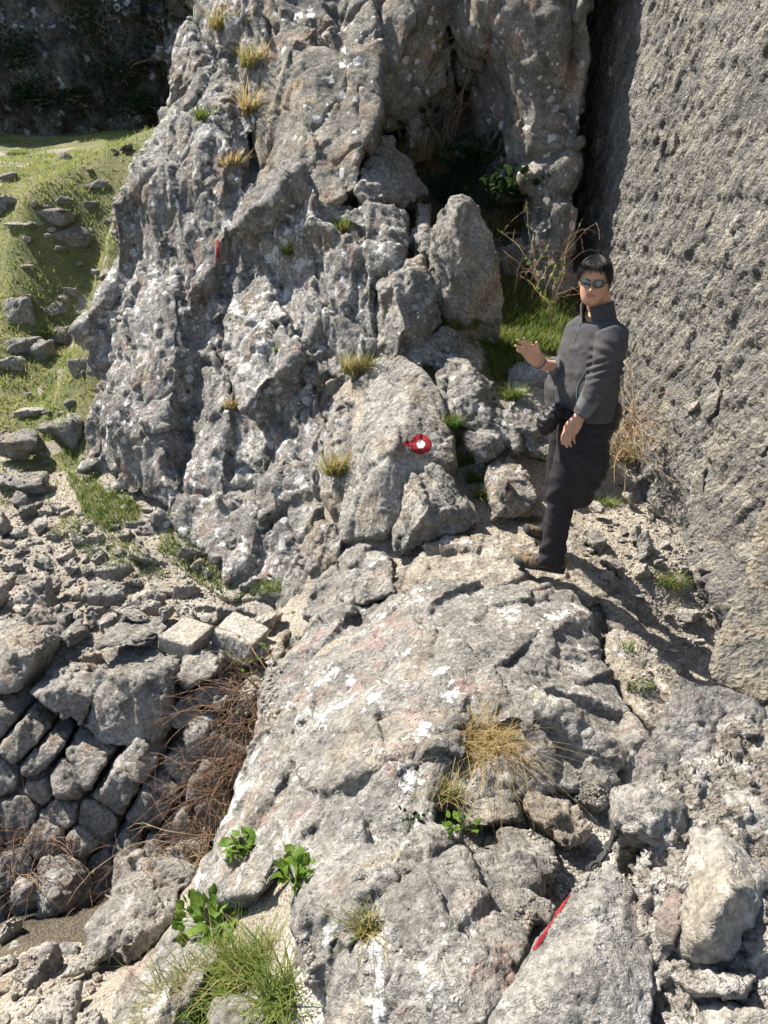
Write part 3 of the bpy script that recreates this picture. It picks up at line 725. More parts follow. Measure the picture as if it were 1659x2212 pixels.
wstone([(-30,1343,-.2),(102,1358,-.15),(68,1425,.06),(32,1495,.05),(-30,1500,.05),(20,1410,.1)], 103)
wstone([(208,1366,-.05),(265,1322,-.25),(302,1348,-.15),(338,1372,-.05),(330,1396,.02),(246,1410,.08),(206,1408,.05)], 104, 'grey_stone')
CUT = ((.4, .012), (.1, .03), (.04, .06))
def cut_block(tops, z, drop, seed, label):
    T = [atZ(px, py, z + dz) for px, py, dz in tops]
    part_rock('stone', [hull_geo(T + [t + np.array(drop) for t in T])], .0095, list(CUT), seed, 'cut_stone', dw, DO, label, warp=.005, crack=.1)
cut_block([(338,1372,-.01),(400,1330,.03),(462,1350,.04),(410,1396,0)], -.64, (-.02, .03, -.13), 105, 'squared cut block on top of the wall')
cut_block([(458,1362,-.01),(505,1317,.03),(584,1355,.04),(545,1394,0)], -.62, (-.05, .02, -.18), 106, 'squared cut block beside the ridge')
wstone([(380,1318,-.35),(420,1282,-.55),(490,1315,-.45),(462,1345,-.25),(410,1330,-.3)], 107, 'cut_stone', 'flat tilted slab behind the cut blocks', .012, CUT, .1, .08, .008)
wstone([(379,1430,.05),(450,1414,.0),(476,1448,.06),(460,1474,.1),(400,1496,.1),(378,1468,.1)], 108, 'grey_stone')
wstone([(420,1498,.08),(450,1478,.05),(502,1508,.06),(472,1540,.1),(425,1524,.1)], 109, 'grey_stone')
wstone([(415,1534,.06),(466,1544,.06),(462,1628,.08),(425,1632,.08),(407,1588,.08),(440,1580,.12)], 110)
wstone([(364,1530,.06),(425,1498,.06),(421,1548,.08),(380,1570,.1)], 111, 'grey_stone')
wstone([(550,1400,.03),(575,1363,-.1),(660,1322,-.3),(655,1350,-.2),(606,1398,.05),(600,1432,.08),(555,1438,.08)], 112, 'cream_block', 'pale cream block against the ridge')
wstone([(480,1520,.0),(520,1500,0),(545,1540,.02),(530,1580,.05),(485,1570,.05)], 113, 'grey_stone')
rs = np.random.default_rng(21)
sd = 120
seeds = [(x + rs.uniform(-40, 40) + (38 if j % 2 else 0), y + rs.uniform(-27, 27)) for j, y in enumerate(np.arange(1450, 2010, 64)) for x in np.arange(-290, 720, 90)]
def cell(k):                                            # the stone's outline: what lies nearer to its middle than to any other
    cx, cy = seeds[k]; P = [(cx - 90, cy - 70), (cx + 90, cy - 70), (cx + 90, cy + 70), (cx - 90, cy + 70)]
    for j, (ox, oy) in enumerate(seeds):
        if j == k or abs(ox - cx) > 200 or abs(oy - cy) > 160: continue
        mx_, my_, dx, dy = (cx + ox) / 2, (cy + oy) / 2, ox - cx, oy - cy; out = []
        for i in range(len(P)):
            p, q = P[i], P[(i + 1) % len(P)]; dp = (p[0] - mx_) * dx + (p[1] - my_) * dy; dq = (q[0] - mx_) * dx + (q[1] - my_) * dy
            if dp <= 0: out.append(p)
            if dp * dq < 0: t = dp / (dp - dq); out.append((p[0] + t * (q[0] - p[0]), p[1] + t * (q[1] - p[1])))
        P = out
        if not P: return P
    return P
BIGS = [(185, 385, 1380, 1615), (45, 205, 1440, 1580), (-60, 105, 1330, 1500), (370, 480, 1400, 1630), (470, 560, 1300, 1590)]
for k, (cx, cy) in enumerate(seeds):
    if cx < -230 or cx > 640 or cy > 1985 or cy < 1500 or any(a_ < cx < b_ and c_ < cy < d_ for a_, b_, c_, d_ in BIGS): continue
    P = cell(k)
    if len(P) < 3: continue
    sh = rs.uniform(.84, .98); bu = rs.uniform(.04, .13); ins = rs.uniform(.76, .93); tilt = rs.uniform(-.0006, .0006)
    pts = [(cx + (x - cx) * sh, cy + (y - cy) * sh, rs.uniform(-.05, .02)) for x, y in P]
    pts += [(cx + (x - cx) * ins, cy + (y - cy) * ins, bu + tilt * (y - cy) + rs.uniform(-.02, .02)) for x, y in P]
    wstone(pts, sd, ('wall_stone', 'grey_stone', 'wall_stone')[sd % 3], None, .0155, ((.3, .05), (.11, .10), (.045, .14)), .35, .03, .012); sd += 1

# ------------------------------------------------------------------ loose stones
def onground(px, py, dz=0.):
    d = ray(px, py); lo = .6
    for t in np.linspace(.6, 40, 800):
        p = CAMP + d * t
        if p[2] < ground_z(p[0], p[1]) + dz: break
        lo = t
    hi = t
    for _ in range(20):
        m = (lo + hi) / 2; p = CAMP + d * m
        if p[2] < ground_z(p[0], p[1]) + dz: hi = m
        else: lo = m
    return CAMP + d * hi
NST = [0]
def stone(x, y, z, sx, sy, sz, mat, label, group, name='stone', rz=None, tilt=.35):
    k = NST[0]; NST[0] += 1
    o = dress(add(name, LIB[(k * 7) % 18], None, None, (x, y, z), None, label, 'stone', group), mat)
    o.scale = (sx, sy, sz); r = np.random.default_rng(900 + k)
    o.rotation_euler = (r.uniform(-tilt, tilt), r.uniform(-tilt, tilt), r.uniform(0, 6.28) if rz is None else rz)
    return o
def stone_px(px, py, wpx, hpx, mat, label, group, **kw):
    """px, py: middle of the stone's foot in the photograph"""
    p = onground(px, py); s = np.linalg.norm(p - CAMP) / FPX
    sx, sz = wpx * s * 1.1, hpx * s * 1.25
    return stone(p[0], p[1] + sx * .25, p[2] + sz * .14, sx, sx * .85, sz * 1.3, mat, label, group, **kw)
G1 = 'rubble on the terrace'
stone_px(328,1170,68,58,'grey_stone','round grey boulder at the foot of the cliff on the grass edge',G1,rz=.3)
stone_px(318,1228,88,50,'pale_stone','flat-faced pinkish white stone in front of the round boulder',G1,rz=.1)
stone_px(255,1140,30,24,'grey_stone','small stone on the green strip left of the round boulder',G1)
stone_px(590,1310,92,44,'grey_stone','grey slab-sided stone tucked under the cliff end',G1,rz=.2)
stone_px(310,1315,95,50,'pale_stone','large pale rough stone in the middle of the terrace rubble',G1,rz=.5)
stone_px(340,1288,75,36,'pale_stone','long pale stone behind the large rough one',G1,rz=.1)
stone_px(95,1240,50,40,'grey_stone','dark upright stone at the left of the terrace',G1)
stone_px(110,1268,48,24,'pale_stone','cream flat stone on the left terrace rubble',G1)
stone_px(495,1300,80,30,'pale_stone','low broad stone by the green tuft near the cliff foot',G1)
rs = np.random.default_rng(5)
placed = [(o.location.x, o.location.y, o.scale.x) for o in COL.objects if o.get('group') == G1]
n = 0
def terr(px, py): return (py > 1128 + .02 * px and py < 1352 and px < 600 and py > 1040 + .36 * px - 40) or (1352 <= py < 1450 and (60 < px < 215 or 470 < px < 600))
for _ in range(6000):
    px, py = rs.uniform(-20, 610), rs.uniform(1130, 1450)
    if not terr(px, py): continue
    dens = sstep(1130, 1260, py)
    if rs.uniform() > .25 + .75 * dens: continue
    p = atZ(px, py, -.78)
    s = float(np.clip(rs.lognormal(-1.55, .42), .08, .38)) * (.6 + .4 * dens)
    if any((p[0] - a) ** 2 + (p[1] - b) ** 2 < (.44 * (s + c)) ** 2 for a, b, c in placed): continue
    placed.append((p[0], p[1], s)); gz = ground_z(p[0], p[1])
    f = rs.uniform(.6, 1.0)
    m = 'pale_stone' if rs.uniform() < .6 else 'grey_stone'
    zone = ('by the left edge of the photo' if px < 110 else 'in the middle of the left terrace' if px < 330 else 'between the cut blocks and the cliff foot') if py > 1235 else 'on the gravelly upper part of the left terrace'
    if py > 1352: zone = 'wedged between the boulders of the dry stone wall' if px < 300 else 'in the gap between the cut blocks and the ridge'
    stone(p[0], p[1], gz + s * .22 + .02, s * 1.15, s * rs.uniform(.8, 1.1), s * 1.3 * f, m, ('large ' if s > .2 else 'small ' if s < .12 else 'middling ') + ('pale' if m == 'pale_stone' else 'grey') + ' rubble stone ' + zone, G1)
    n += 1
    if n > 135: break
# rubble at bottom left
G2 = 'rubble at the bottom left'
stone_px(75,2135,80,70,'grey_stone','largest grey stone of the rubble at the bottom left corner',G2)
stone_px(20,2045,46,80,'pale_stone','sunlit pale boulder at the left edge of the dark hollow',G2)
stone_px(40,2165,50,40,'pale_stone','white stone left of the largest rubble stone at the bottom left',G2)
stone_px(130,2225,120,60,'pale_stone','broad flat pale stone cut by the bottom edge',G2)
placed = [(o.location.x, o.location.y, o.scale.x) for o in COL.objects if o.get('group') == G2]
n = 0
for _ in range(3000):
    px, py = rs.uniform(-40, 215), rs.uniform(2060, 2260)
    p = onground(px, py); s = rs.uniform(.05, .17)
    if any((p[0] - a) ** 2 + (p[1] - b) ** 2 < (.45 * (s + c)) ** 2 for a, b, c in placed): continue
    placed.append((p[0], p[1], s))
    stone(p[0], p[1], p[2] + s * .3, s * 1.1, s, s * .9, 'pale_stone' if rs.uniform() < .6 else 'grey_stone', ('big' if s > .12 else 'small') + ' loose stone of the rubble heap at the bottom left', G2); n += 1
    if n > 34: break
def hol(px, py, off=0.): return atY(px, py, 2.9 - (py - 1950) * .0022 - off)
outcrop('boulder', [(240,1932),(300,1925,-.1),(388,1962),(335,2062,.05),(290,2098,.05),(205,2085),(202,2012),(270,1980,.12),(280,2050,.18)], 151, 'wall_stone', 'squarish boulder half in sun below the brambles', .35, .1, .012, layer=hol, group='boulders in the hollow')
def hol2(px, py, off=0.): return atY(px, py, 3.3 - (py - 1950) * .002 - off)
outcrop('boulder', [(40,1905),(90,1900),(98,1945),(60,1955),(38,1950),(66,1925,.1)], 152, 'wall_stone', 'small shaded stone at the back of the dark hollow', .25, .2, .014, layer=hol2, group='boulders in the hollow')
outcrop('boulder', [(98,1905),(130,1888),(160,1900),(150,1975),(100,1970),(125,1930,.1)], 153, 'wall_stone', 'upright shaded stone at the back of the dark hollow', .25, .2, .014, layer=hol2, group='boulders in the hollow')
outcrop('boulder', [(30,2020),(80,2010),(120,2035),(100,2075),(40,2080),(70,2045,.1)], 154, 'wall_stone', 'shaded round stone beside the pale boulder in the hollow', .25, .2, .014, layer=hol2, group='boulders in the hollow')
outcrop('boulder', [(310,1905),(350,1890),(375,1920),(370,1945),(320,1945),(345,1915,.1)], 155, 'wall_stone', 'small stone under the bramble stems above the squarish boulder', .25, .2, .014, layer=hol2, group='boulders in the hollow')

# ------------------------------------------------------------------ meadow rocks and the far cliff
G3 = 'rocks on the meadow slope'
for px, py, w, h, m, lab in [
 (210,405,46,28,'grey_stone','lone grey stone on the upper meadow near the shadow edge'),
 (105,478,88,44,'grey_stone','dark low outcrop in the upper meadow'),
 (150,525,86,50,'grey_stone','broken rock just below the low outcrop in the meadow'),
 (225,500,56,36,'grey_stone','rounded rock right of the meadow outcrop near the cliff'),
 (14,395,34,26,'grey_stone','grey stone at the left edge of the upper meadow'),
 (8,470,46,60,'grey_stone','dark rock cut by the left edge of the meadow'),
 (40,505,90,40,'grey_stone','flat mossy rock at the left of the meadow outcrop'),
 (68,345,22,14,'pale_stone','small stone in the shaded grass'),
 (137,350,34,26,'grey_stone','stone on the line where the meadow shade ends'),
 (140,435,32,18,'grey_stone','small dark stone above the meadow outcrop'),
 (195,445,28,18,'grey_stone','small stone left of the lone meadow rock'),
 (190,548,28,18,'grey_stone','dark little stone in the bright meadow grass'),
 (60,576,28,12,'pale_stone','flat pale stone in the bright meadow grass'),
 (40,690,56,66,'grey_stone','hump of rock in the lower meadow at the left'),
 (105,690,76,74,'grey_stone','big craggy rock in the lower meadow'),
 (150,640,36,28,'grey_stone','rock above the craggy meadow rock'),
 (45,760,60,46,'grey_stone','weathered rock below the meadow hump'),
 (80,775,58,50,'grey_stone','rock in the gully between meadow and cliff'),
 (130,740,50,56,'grey_stone','rock standing below the big craggy meadow rock'),
 (175,815,60,66,'grey_stone','rock leaning at the cliff foot over a dark hole'),
 (15,800,50,40,'pale_stone','pale stone at the left edge of the lower meadow'),
 (105,970,120,90,'grey_stone','broad flat rock ledge above the gravelly slope'),
 (20,990,90,70,'grey_stone','cracked block left of the broad rock ledge'),
 (60,905,50,30,'pale_stone','pale stone on top of the broad ledge'),
 (20,1080,110,60,'grey_stone','low grey hump of rock at the left of the gravelly slope'),
 (160,880,40,30,'grey_stone','stone by the cliff foot above the ledge')]:
    stone_px(px, py, w * 1.2, h * .9, m, lab, G3, rz=.3 * math.sin(px), tilt=.15)
rs = np.random.default_rng(15)
for k in range(46):
    px, py = rs.uniform(0, 290), rs.uniform(310, 1120)
    if px > 290 - (py - 310) * .13: continue
    p = onground(px, py); s = rs.uniform(.05, .16) * (1.3 if py < 700 else .9)
    stone(p[0], p[1], p[2] + s * .1, s, s, s * .9, 'grey_stone' if k % 3 else 'pale_stone', ('small grey stone ' if k % 3 else 'small pale stone ') + ('in the shaded top of the meadow' if py < 390 else 'in the sunny upper meadow' if py < 580 else 'among the rocks of the lower meadow' if py < 850 else 'on the bare slope below the meadow'), 'small stones on the slope')
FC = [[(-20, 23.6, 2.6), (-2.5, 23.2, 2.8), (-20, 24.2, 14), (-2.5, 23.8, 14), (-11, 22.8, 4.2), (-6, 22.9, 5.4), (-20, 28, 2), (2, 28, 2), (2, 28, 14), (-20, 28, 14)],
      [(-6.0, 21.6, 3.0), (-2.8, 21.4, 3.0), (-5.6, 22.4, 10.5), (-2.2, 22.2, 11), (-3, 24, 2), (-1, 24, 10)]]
rock('far_cliff', [hull_geo(q) for q in FC], .125, [(1.5, .2), (.6, .4), (.24, .5)], 160, 'far_rock_shaded', kind='structure', warp=.3, crack=.4, fine=.0)
# ------------------------------------------------------------------ debris stones and gravel
bpy.context.view_layer.update()
DG = bpy.context.evaluated_depsgraph_get()
def pick(px, py):
    """the surface that stands behind this photograph point"""
    d = Vector(ray(px, py)).normalized()
    ok, loc, nor, *_ = SC.ray_cast(DG, Vector(CAMP), d)
    return (np.array(loc), np.array(nor)) if ok else (None, None)
def drop(x, y, z0=6.0):
    ok, loc, nor, *_ = SC.ray_cast(DG, Vector((x, y, z0)), Vector((0, 0, -1)))
    return (np.array(loc), np.array(nor)) if ok else (None, None)
rs = np.random.default_rng(77)
def inside(px, py, poly):
    c = False; j = len(poly) - 1
    for i in range(len(poly)):
        if (poly[i][1] > py) != (poly[j][1] > py) and px < (poly[j][0] - poly[i][0]) * (py - poly[i][1]) / (poly[j][1] - poly[i][1]) + poly[i][0]: c = not c
        j = i
    return c
def samples(poly, n, edge=0.):
    poly = np.array(poly, float); out = []
    lo, hi = poly.min(0), poly.max(0)
    while len(out) < n:
        q = rs.uniform(lo, hi)
        if inside(q[0], q[1], poly): out.append(q)
    return out
GULLY = [(1240,1070),(1330,1010),(1420,1010),(1560,1270),(1520,1420),(1460,1420),(1400,1310),(1300,1260),(1240,1160)]
G4 = 'stones in the gully by the wall'
for px, py, w, h, m, lab in [(1355,1085,34,26,'pale_stone','white stone at the foot of the wall behind the man'), (1400,1200,62,66,'grey_stone','large rounded stone in the gully right of the man'),
  (1375,1165,50,40,'pale_stone','pale stone beside the large rounded gully stone'), (1385,1250,46,42,'pale_stone','blocky pale stone below the large gully stone'),
  (1290,1185,60,44,'grey_stone','cracked dark stone right behind the man\'s heel'), (1320,1250,56,70,'grey_stone','tilted dark slab in the gully behind the shoes'), (1340,1300,46,30,'grey_stone','dark stone at the edge of the man\'s shadow'),
  (1495,1345,60,30,'pale_stone','flat pale stone under the wall foot'), (1470,1260,30,20,'pale_stone','small square stone beside the green gully tuft'), (1530,1230,40,40,'grey_stone','stone lying against the wall foot'),
  (1290,1105,40,26,'pale_stone','small pale stone behind the man\'s knee'), (1420,1110,36,22,'pale_stone','small pale stone close to the wall behind the man')]:
    stone_px(px, py, w, h, m, lab, G4)
taken = []
for q in samples(GULLY, 62):
    p, nrm = pick(*q)
    if p is None or p[1] < 3 or p[0] < 1.0: continue
    s = float(np.clip(rs.lognormal(-3.0, .45), .025, .12))
    if any((p[0] - a) ** 2 + (p[1] - b) ** 2 < (.4 * (s + c)) ** 2 for a, b, c in taken): continue
    taken.append((p[0], p[1], s))
    stone(p[0], p[1], p[2] + .2 * s, s, s, s * .8, 'pale_stone' if rs.uniform() < .6 else 'grey_stone', ('tiny' if s < .05 else 'small') + ' loose stone on the path ' + ('behind the man' if q[1] < 1150 else 'right of the man' if q[1] < 1280 else 'near the pier'), G4)
ICO_V = []; 
_b = bmesh.new(); bmesh.ops.create_icosphere(_b, subdivisions=1, radius=1); _b.verts.index_update()
ICO_V = np.array([v.co for v in _b.verts]); ICO_F = np.array([[v.index for v in f.verts] for f in _b.faces]); _b.free()
def gravel(name, pts, smin, smax, mat, label, cat='gravel'):
    n = len(pts); V = np.empty((n, len(ICO_V), 3)); P = np.array(pts)
    s = smin * (smax / smin) ** (rs.uniform(size=n) ** 1.8)
    A = rs.normal(size=(n, 3, 3)); Qm, _ = np.linalg.qr(A)
    sh = rs.uniform(.55, 1.1, (n, 1, 3)); jt = rs.uniform(.72, 1.15, (n, len(ICO_V), 1))
    V = (ICO_V[None] * jt * sh) @ Qm * (s[:, None, None] * .5) + P[:, None, :]
    F = (ICO_F[None] + (np.arange(n) * len(ICO_V))[:, None, None]).reshape(-1, 3)
    return add(name, new_mesh(name, V.reshape(-1, 3), F, False), mat, None, None, 'stuff', label, cat)
def picks(poly, n, ymin=0, lift=.0, zmax=9):
    out = []
    for q in samples(poly, n):
        p, nr = pick(*q)
        if p is not None and p[1] > ymin and p[2] < zmax and nr[2] > .72: out.append(p + np.array([0, 0, lift]))
    return out
gravel('gravel', picks([(1170,1775),(1240,1830),(1320,1830),(1280,1900),(1200,1960),(1140,2010),(1100,1975),(1195,1900),(1190,1830),(1120,1795)], 1500), .005, .024, 'pale_stone', 'loose white limestone gravel in the foreground hollow')
gravel('gravel', picks([(1240,1660),(1330,1700),(1330,1800),(1250,1790)], 500), .005, .02, 'pale_stone', 'gravel wedged below the overhanging brown rock edge')
gravel('gravel', picks([(560,2020),(660,1990),(690,2130),(640,2230),(520,2230),(520,2100)], 1300), .006, .03, 'pale_stone', 'white gravel among the grass at the bottom left')
gravel('gravel', picks(GULLY, 2600, 2.6), .008, .035, 'pale_stone', 'fine pale debris on the path below the masonry wall')
gravel('gravel', picks([(1330,1330),(1520,1390),(1480,1500),(1420,1560),(1340,1450)], 900, 1.9), .006, .026, 'pale_stone', 'pale grit in the gully in front of the pier')
gravel('gravel', picks([(0,1000),(180,1020),(300,1110),(470,1240),(500,1330),(0,1340)], 2400, 3), .012, .045, 'pale_stone', 'small pale stones and chips covering the left terrace')
gravel('gravel', picks([(60,1360),(215,1370),(215,1450),(60,1450)], 300, 3), .02, .06, 'pale_stone', 'chips wedged between the boulders of the dry stone wall')
gravel('gravel', picks([(460,1410),(600,1420),(600,1560),(490,1540)], 500, 3), .02, .07, 'pale_stone', 'white chips filling the gap between wall and ridge')
gravel('gravel', picks([(0,2060),(220,2060),(230,2240),(0,2240)], 420, 1), .01, .04, 'pale_stone', 'white chips between the stones at the bottom left')

# ------------------------------------------------------------------ grass and plants
def blades(roots, h, w, lean, hs=.35, seg=3, up=None, droop=.5, seed=0):
    """tapering curved grass blades; roots (n,3)"""
    r = np.random.default_rng(seed + 1000); R = np.asarray(roots, float); n = len(R)
    hh = h * r.uniform(1 - hs, 1 + hs, n); az = r.uniform(0, 2 * math.pi, n)
    d = np.stack([np.cos(az), np.sin(az), 0 * az], -1)
    L = lean * r.uniform(.2, 1.2, n)
    side = np.stack([-d[:, 1], d[:, 0], 0 * az], -1)
    U = np.zeros((n, 3)); U[:, 2] = 1
    if up is not None: U = U + np.asarray(up); U /= np.linalg.norm(U, axis=1)[:, None]
    V = []
    for k in range(seg + 1):
        t = k / seg
        c = R + U * (hh * (t - droop * L * t * t * .6))[:, None] + d * (hh * L * t ** 1.7)[:, None]
        ww = w * (1 - t) ** .7 * r.uniform(.7, 1.3, n)
        if k < seg: V += [c - side * ww[:, None] / 2, c + side * ww[:, None] / 2]
        else: V += [c]
    m = 2 * seg + 1
    V = np.stack(V, 1).reshape(-1, 3)
    F = []
    for k in range(seg - 1): a = 2 * k; F += [(a, a + 1, a + 3), (a, a + 3, a + 2)]
    F.append((2 * seg - 2, 2 * seg - 1, 2 * seg))
    F = (np.array(F)[None] + (np.arange(n) * m)[:, None, None]).reshape(-1, 3)
    return V, F
def merge(parts):
    V, F, o = [], [], 0
    for v, f in parts: V.append(v); F.append(f + o); o += len(v)
    return np.vstack(V), np.vstack(F)
def gz_grid(x, y):
    i = np.clip(np.searchsorted(gx, x) - 1, 0, nx - 2); j = np.clip(np.searchsorted(gy, y) - 1, 0, ny - 2)
    tx = (x - gx[i]) / (gx[i + 1] - gx[i]); ty = (y - gy[j]) / (gy[j + 1] - gy[j])
    Z = GROUND_Z
    return (Z[j, i] * (1 - tx) + Z[j, i + 1] * tx) * (1 - ty) + (Z[j + 1, i] * (1 - tx) + Z[j + 1, i + 1] * tx) * ty
# meadow
r = np.random.default_rng(3)
n = 150000
mx, my = r.uniform(-13, -1.2, n), 6.6 + 16.5 * r.uniform(size=n) ** 1.3
dens = .5 + .5 * fbm(np.column_stack([mx, my, 0 * mx]) / 1.1, 3, 5)
k = (r.uniform(size=n) < sstep(.36, .62, dens) * (.35 + .65 * sstep(7.2, 9, my))) & (np.abs(mx) < my * .56 + .3)
mx, my = mx[k], my[k]
add('meadow_grass', new_mesh('meadow_grass', *blades(np.column_stack([mx, my, gz_grid(mx, my) - .01]), .07, .014, 1.0, .6, 2, seed=4), False), 'grass_meadow', None, None, 'stuff', 'short yellow-green grass on the left slope', 'grass')
def grass_patch(poly, n, h, w, mat, label, seed, lean=.9, ymin=0, name='grass'):
    pts = picks(poly, n, ymin, -.01)
    if not pts: return
    add(name, new_mesh(name, *blades(pts, h, w, lean, .45, 3, seed=seed), False), mat, None, None, 'stuff', label, 'grass')
grass_patch([(1040,700),(1130,680),(1232,690),(1232,780),(1150,755),(1110,800),(1075,830),(1050,780)], 3600, .11, .009, 'grass_green', 'sunlit green grass patch behind the raised hand', 1, ymin=5)
grass_patch([(1010,640),(1080,600),(1240,640),(1236,690),(1130,690),(1030,705)], 1600, .13, .009, 'grass_green', 'shaded grass under the brambles behind the man', 2, ymin=5)
grass_patch([(140,1020),(200,1040),(300,1090),(305,1130),(240,1150),(180,1110)], 1500, .09, .009, 'grass_green', 'bright green grass strip along the cliff foot', 3, ymin=4)
grass_patch([(360,1110),(440,1180),(510,1260),(480,1290),(420,1260),(340,1190)], 900, .08, .009, 'grass_green', 'green grass between the cliff foot and the rubble', 4, ymin=4)
grass_patch([(70,790),(190,850),(180,1000),(140,1010),(110,900)], 700, .10, .01, 'grass_green', 'grass in the groove beside the cliff on the left', 5, ymin=5)
grass_patch([(190,1080),(300,1180),(370,1250),(260,1250),(100,1150)], 1100, .07, .008, 'grass_green', 'sparse grass among the terrace stones', 6, ymin=4)
def tuft(px, py, rpx, n, h, w, mats, label, seed, lean=1.0, flat=.35, group='grass tufts', out=0.):
    """one grass tuft rooted round a photograph point; mats: [(material, part name, share, height factor)]"""
    c, nr = pick(px, py)
    if c is None: return
    s = np.linalg.norm(c - CAMP) / FPX
    o = empty('grass_tuft', tuple(c), label, 'grass', group)
    r = np.random.default_rng(seed + 50)
    for m, pn, share, hf in mats:
        k = max(6, int(n * share)); a = r.uniform(0, 6.283, k); q = rpx * s * np.sqrt(r.uniform(size=k))
        roots = np.column_stack([q * np.cos(a), q * np.sin(a) * flat, -.02 + 0 * a + q * np.sin(a) * flat * .3])
        upv = np.column_stack([roots[:, 0] * .9, roots[:, 1] * .9 - out, 0 * a]) / max(h, .05) * .5 + r.normal(0, .16, (k, 3))
        V, F = blades(roots, h * hf, w, lean, .5, 5, upv, .8, seed)
        add(pn, new_mesh(pn, V, F, False), m, o)
    return o
GRN, DRY = 'grass_green', 'grass_dry'
tuft(1040,1612,66,620,.16,.0032,[(DRY,'dry_blades',.7,1.15),(GRN,'green_blades',.3,.62)],'big golden dry grass tuft on the foreground ridge',1,2.0,.6,out=.03)
tuft(955,1720,34,200,.10,.004,[(GRN,'green_blades',.6,.9),(DRY,'dry_blades',.4,1.1)],'small green and straw tuft left below the golden tuft',2)
tuft(985,1770,30,150,.06,.006,[(GRN,'green_blades',1,.9)],'low green weed in the crack beneath the golden tuft',3)
for k, (px, py, rp, lab) in enumerate([(972,920,18,'upper green tuft in the crack right of the trail mark'),(990,960,20,'second green tuft down the crack beside the trail mark'),(1005,1000,20,'third green tuft down the crack beside the trail mark'),
  (1025,1040,16,'fourth tuft down the crack left of the triangular rock'),(1040,1075,14,'lowest green tuft of the crack beside the trail mark')]):
    tuft(px, py, rp, 170, .12, .007, [(GRN,'green_blades',1,1)], lab, 10 + k)
tuft(1112,858,22,160,.13,.007,[(GRN,'green_blades',1,1)],'spiky green tuft on the rock below the raised hand',16)
tuft(1165,990,20,150,.11,.007,[(GRN,'green_blades',1,1)],'green tuft left of the man\'s thigh',17)
tuft(1305,1090,26,170,.08,.007,[(GRN,'green_blades',1,1)],'green tuft on the path behind the man\'s knee',18)
tuft(1440,1258,32,260,.09,.007,[(GRN,'green_blades',1,1)],'bright green tuft in the gully at the right',19)
tuft(735,1020,34,330,.20,.007,[(GRN,'green_blades',.5,.9),(DRY,'dry_blades',.5,1.1)],'green and straw tuft in the cleft left of the trail mark rock',20)
tuft(775,800,36,260,.20,.007,[(GRN,'green_blades',.5,1),(DRY,'dry_blades',.5,.9)],'shaded dark tuft in the upper part of the cleft',21)
tuft(885,470,34,240,.24,.009,[(GRN,'green_blades',1,1)],'tall green tuft in the shade left of the pointed boulder',22)
tuft(960,690,26,220,.13,.008,[(GRN,'green_blades',1,1)],'green tuft on the ledge beside the square-fronted outcrop',23)
tuft(1000,705,30,220,.12,.008,[(GRN,'green_blades',.8,1),(DRY,'dry_blades',.2,1)],'green tuft at the edge of the sunlit patch',24)
tuft(1080,760,30,260,.14,.008,[(GRN,'green_blades',1,1)],'thick green tuft on the corner of the pale ledge',25)
tuft(540,245,16,150,.32,.010,[(DRY,'dry_blades',.75,1),(GRN,'green_blades',.25,.7)],'tall straw tuft in the cliff crack near the top',26)
tuft(545,140,22,170,.26,.010,[(DRY,'dry_blades',.5,1),(GRN,'green_blades',.5,.8)],'grey-green tuft in the upper cliff crack',27)
tuft(480,60,24,150,.26,.010,[(DRY,'dry_blades',.6,1),(GRN,'green_blades',.4,.8)],'straw tuft on the cliff buttress near the top edge',28)
tuft(500,355,20,120,.16,.009,[(DRY,'dry_blades',.7,1),(GRN,'green_blades',.3,.8)],'small straw tuft low in the cliff crack',29)
tuft(440,255,16,110,.14,.011,[(GRN,'green_blades',1,1)],'small green tuft on the cliff buttress',30)
tuft(625,545,14,100,.14,.010,[(GRN,'green_blades',1,1)],'small green tuft in the middle of the cliff',31)
tuft(600,760,12,80,.09,.009,[(GRN,'green_blades',1,1)],'tiny green tuft on a cliff knob',32)
tuft(500,880,14,100,.13,.008,[(DRY,'dry_blades',.7,1),(GRN,'green_blades',.3,.8)],'brownish tuft in a seam of the lower cliff',33)
tuft(740,500,16,120,.15,.010,[(GRN,'green_blades',1,1)],'dark green tuft under the cliff overhang',34)
tuft(525,1290,26,180,.09,.007,[(GRN,'green_blades',1,1)],'green tuft at the foot of the cliff by the slab stone',35)
tuft(585,1275,26,160,.11,.007,[(GRN,'green_blades',1,1)],'green tuft under the right foot of the cliff',36)
tuft(800,2010,28,150,.10,.0045,[(GRN,'green_blades',.6,1),(DRY,'dry_blades',.4,1.1)],'thin yellow-green tuft in the crack of the foreground rock',37)
tuft(560,2090,60,420,.15,.005,[(GRN,'green_blades',.9,1),(DRY,'dry_blades',.1,1)],'loose green tuft above the bottom left grass',38)
tuft(430,2170,70,620,.18,.0045,[(GRN,'green_blades',.85,1),(DRY,'dry_blades',.15,1)],'dense green grass clump at the bottom left',39,1.2,.7,out=.1)
tuft(620,2160,44,330,.16,.005,[(GRN,'green_blades',1,1)],'green grass clump right of the bottom boulder',40,1.2,.7)
tuft(520,2130,40,330,.14,.005,[(GRN,'green_blades',.9,1),(DRY,'dry_blades',.1,1)],'green grass clump just above the bottom boulder',41,1.2,.7)
tuft(1370,1480,26,130,.05,.006,[(GRN,'green_blades',1,1)],'small grassy seam right of the ridge',42)
tuft(1345,1400,20,90,.05,.006,[(GRN,'green_blades',1,1)],'thin grass in the seam above the gully grit',43)
tuft(1340,990,30,160,.16,.008,[(GRN,'green_blades',.5,.8),(DRY,'dry_blades',.5,1)],'shaded tuft at the wall foot behind the hanging jacket',44)
tuft(110,720,24,150,.12,.012,[(GRN,'green_blades',1,1)],'grass tuft between the lower meadow rocks',45)
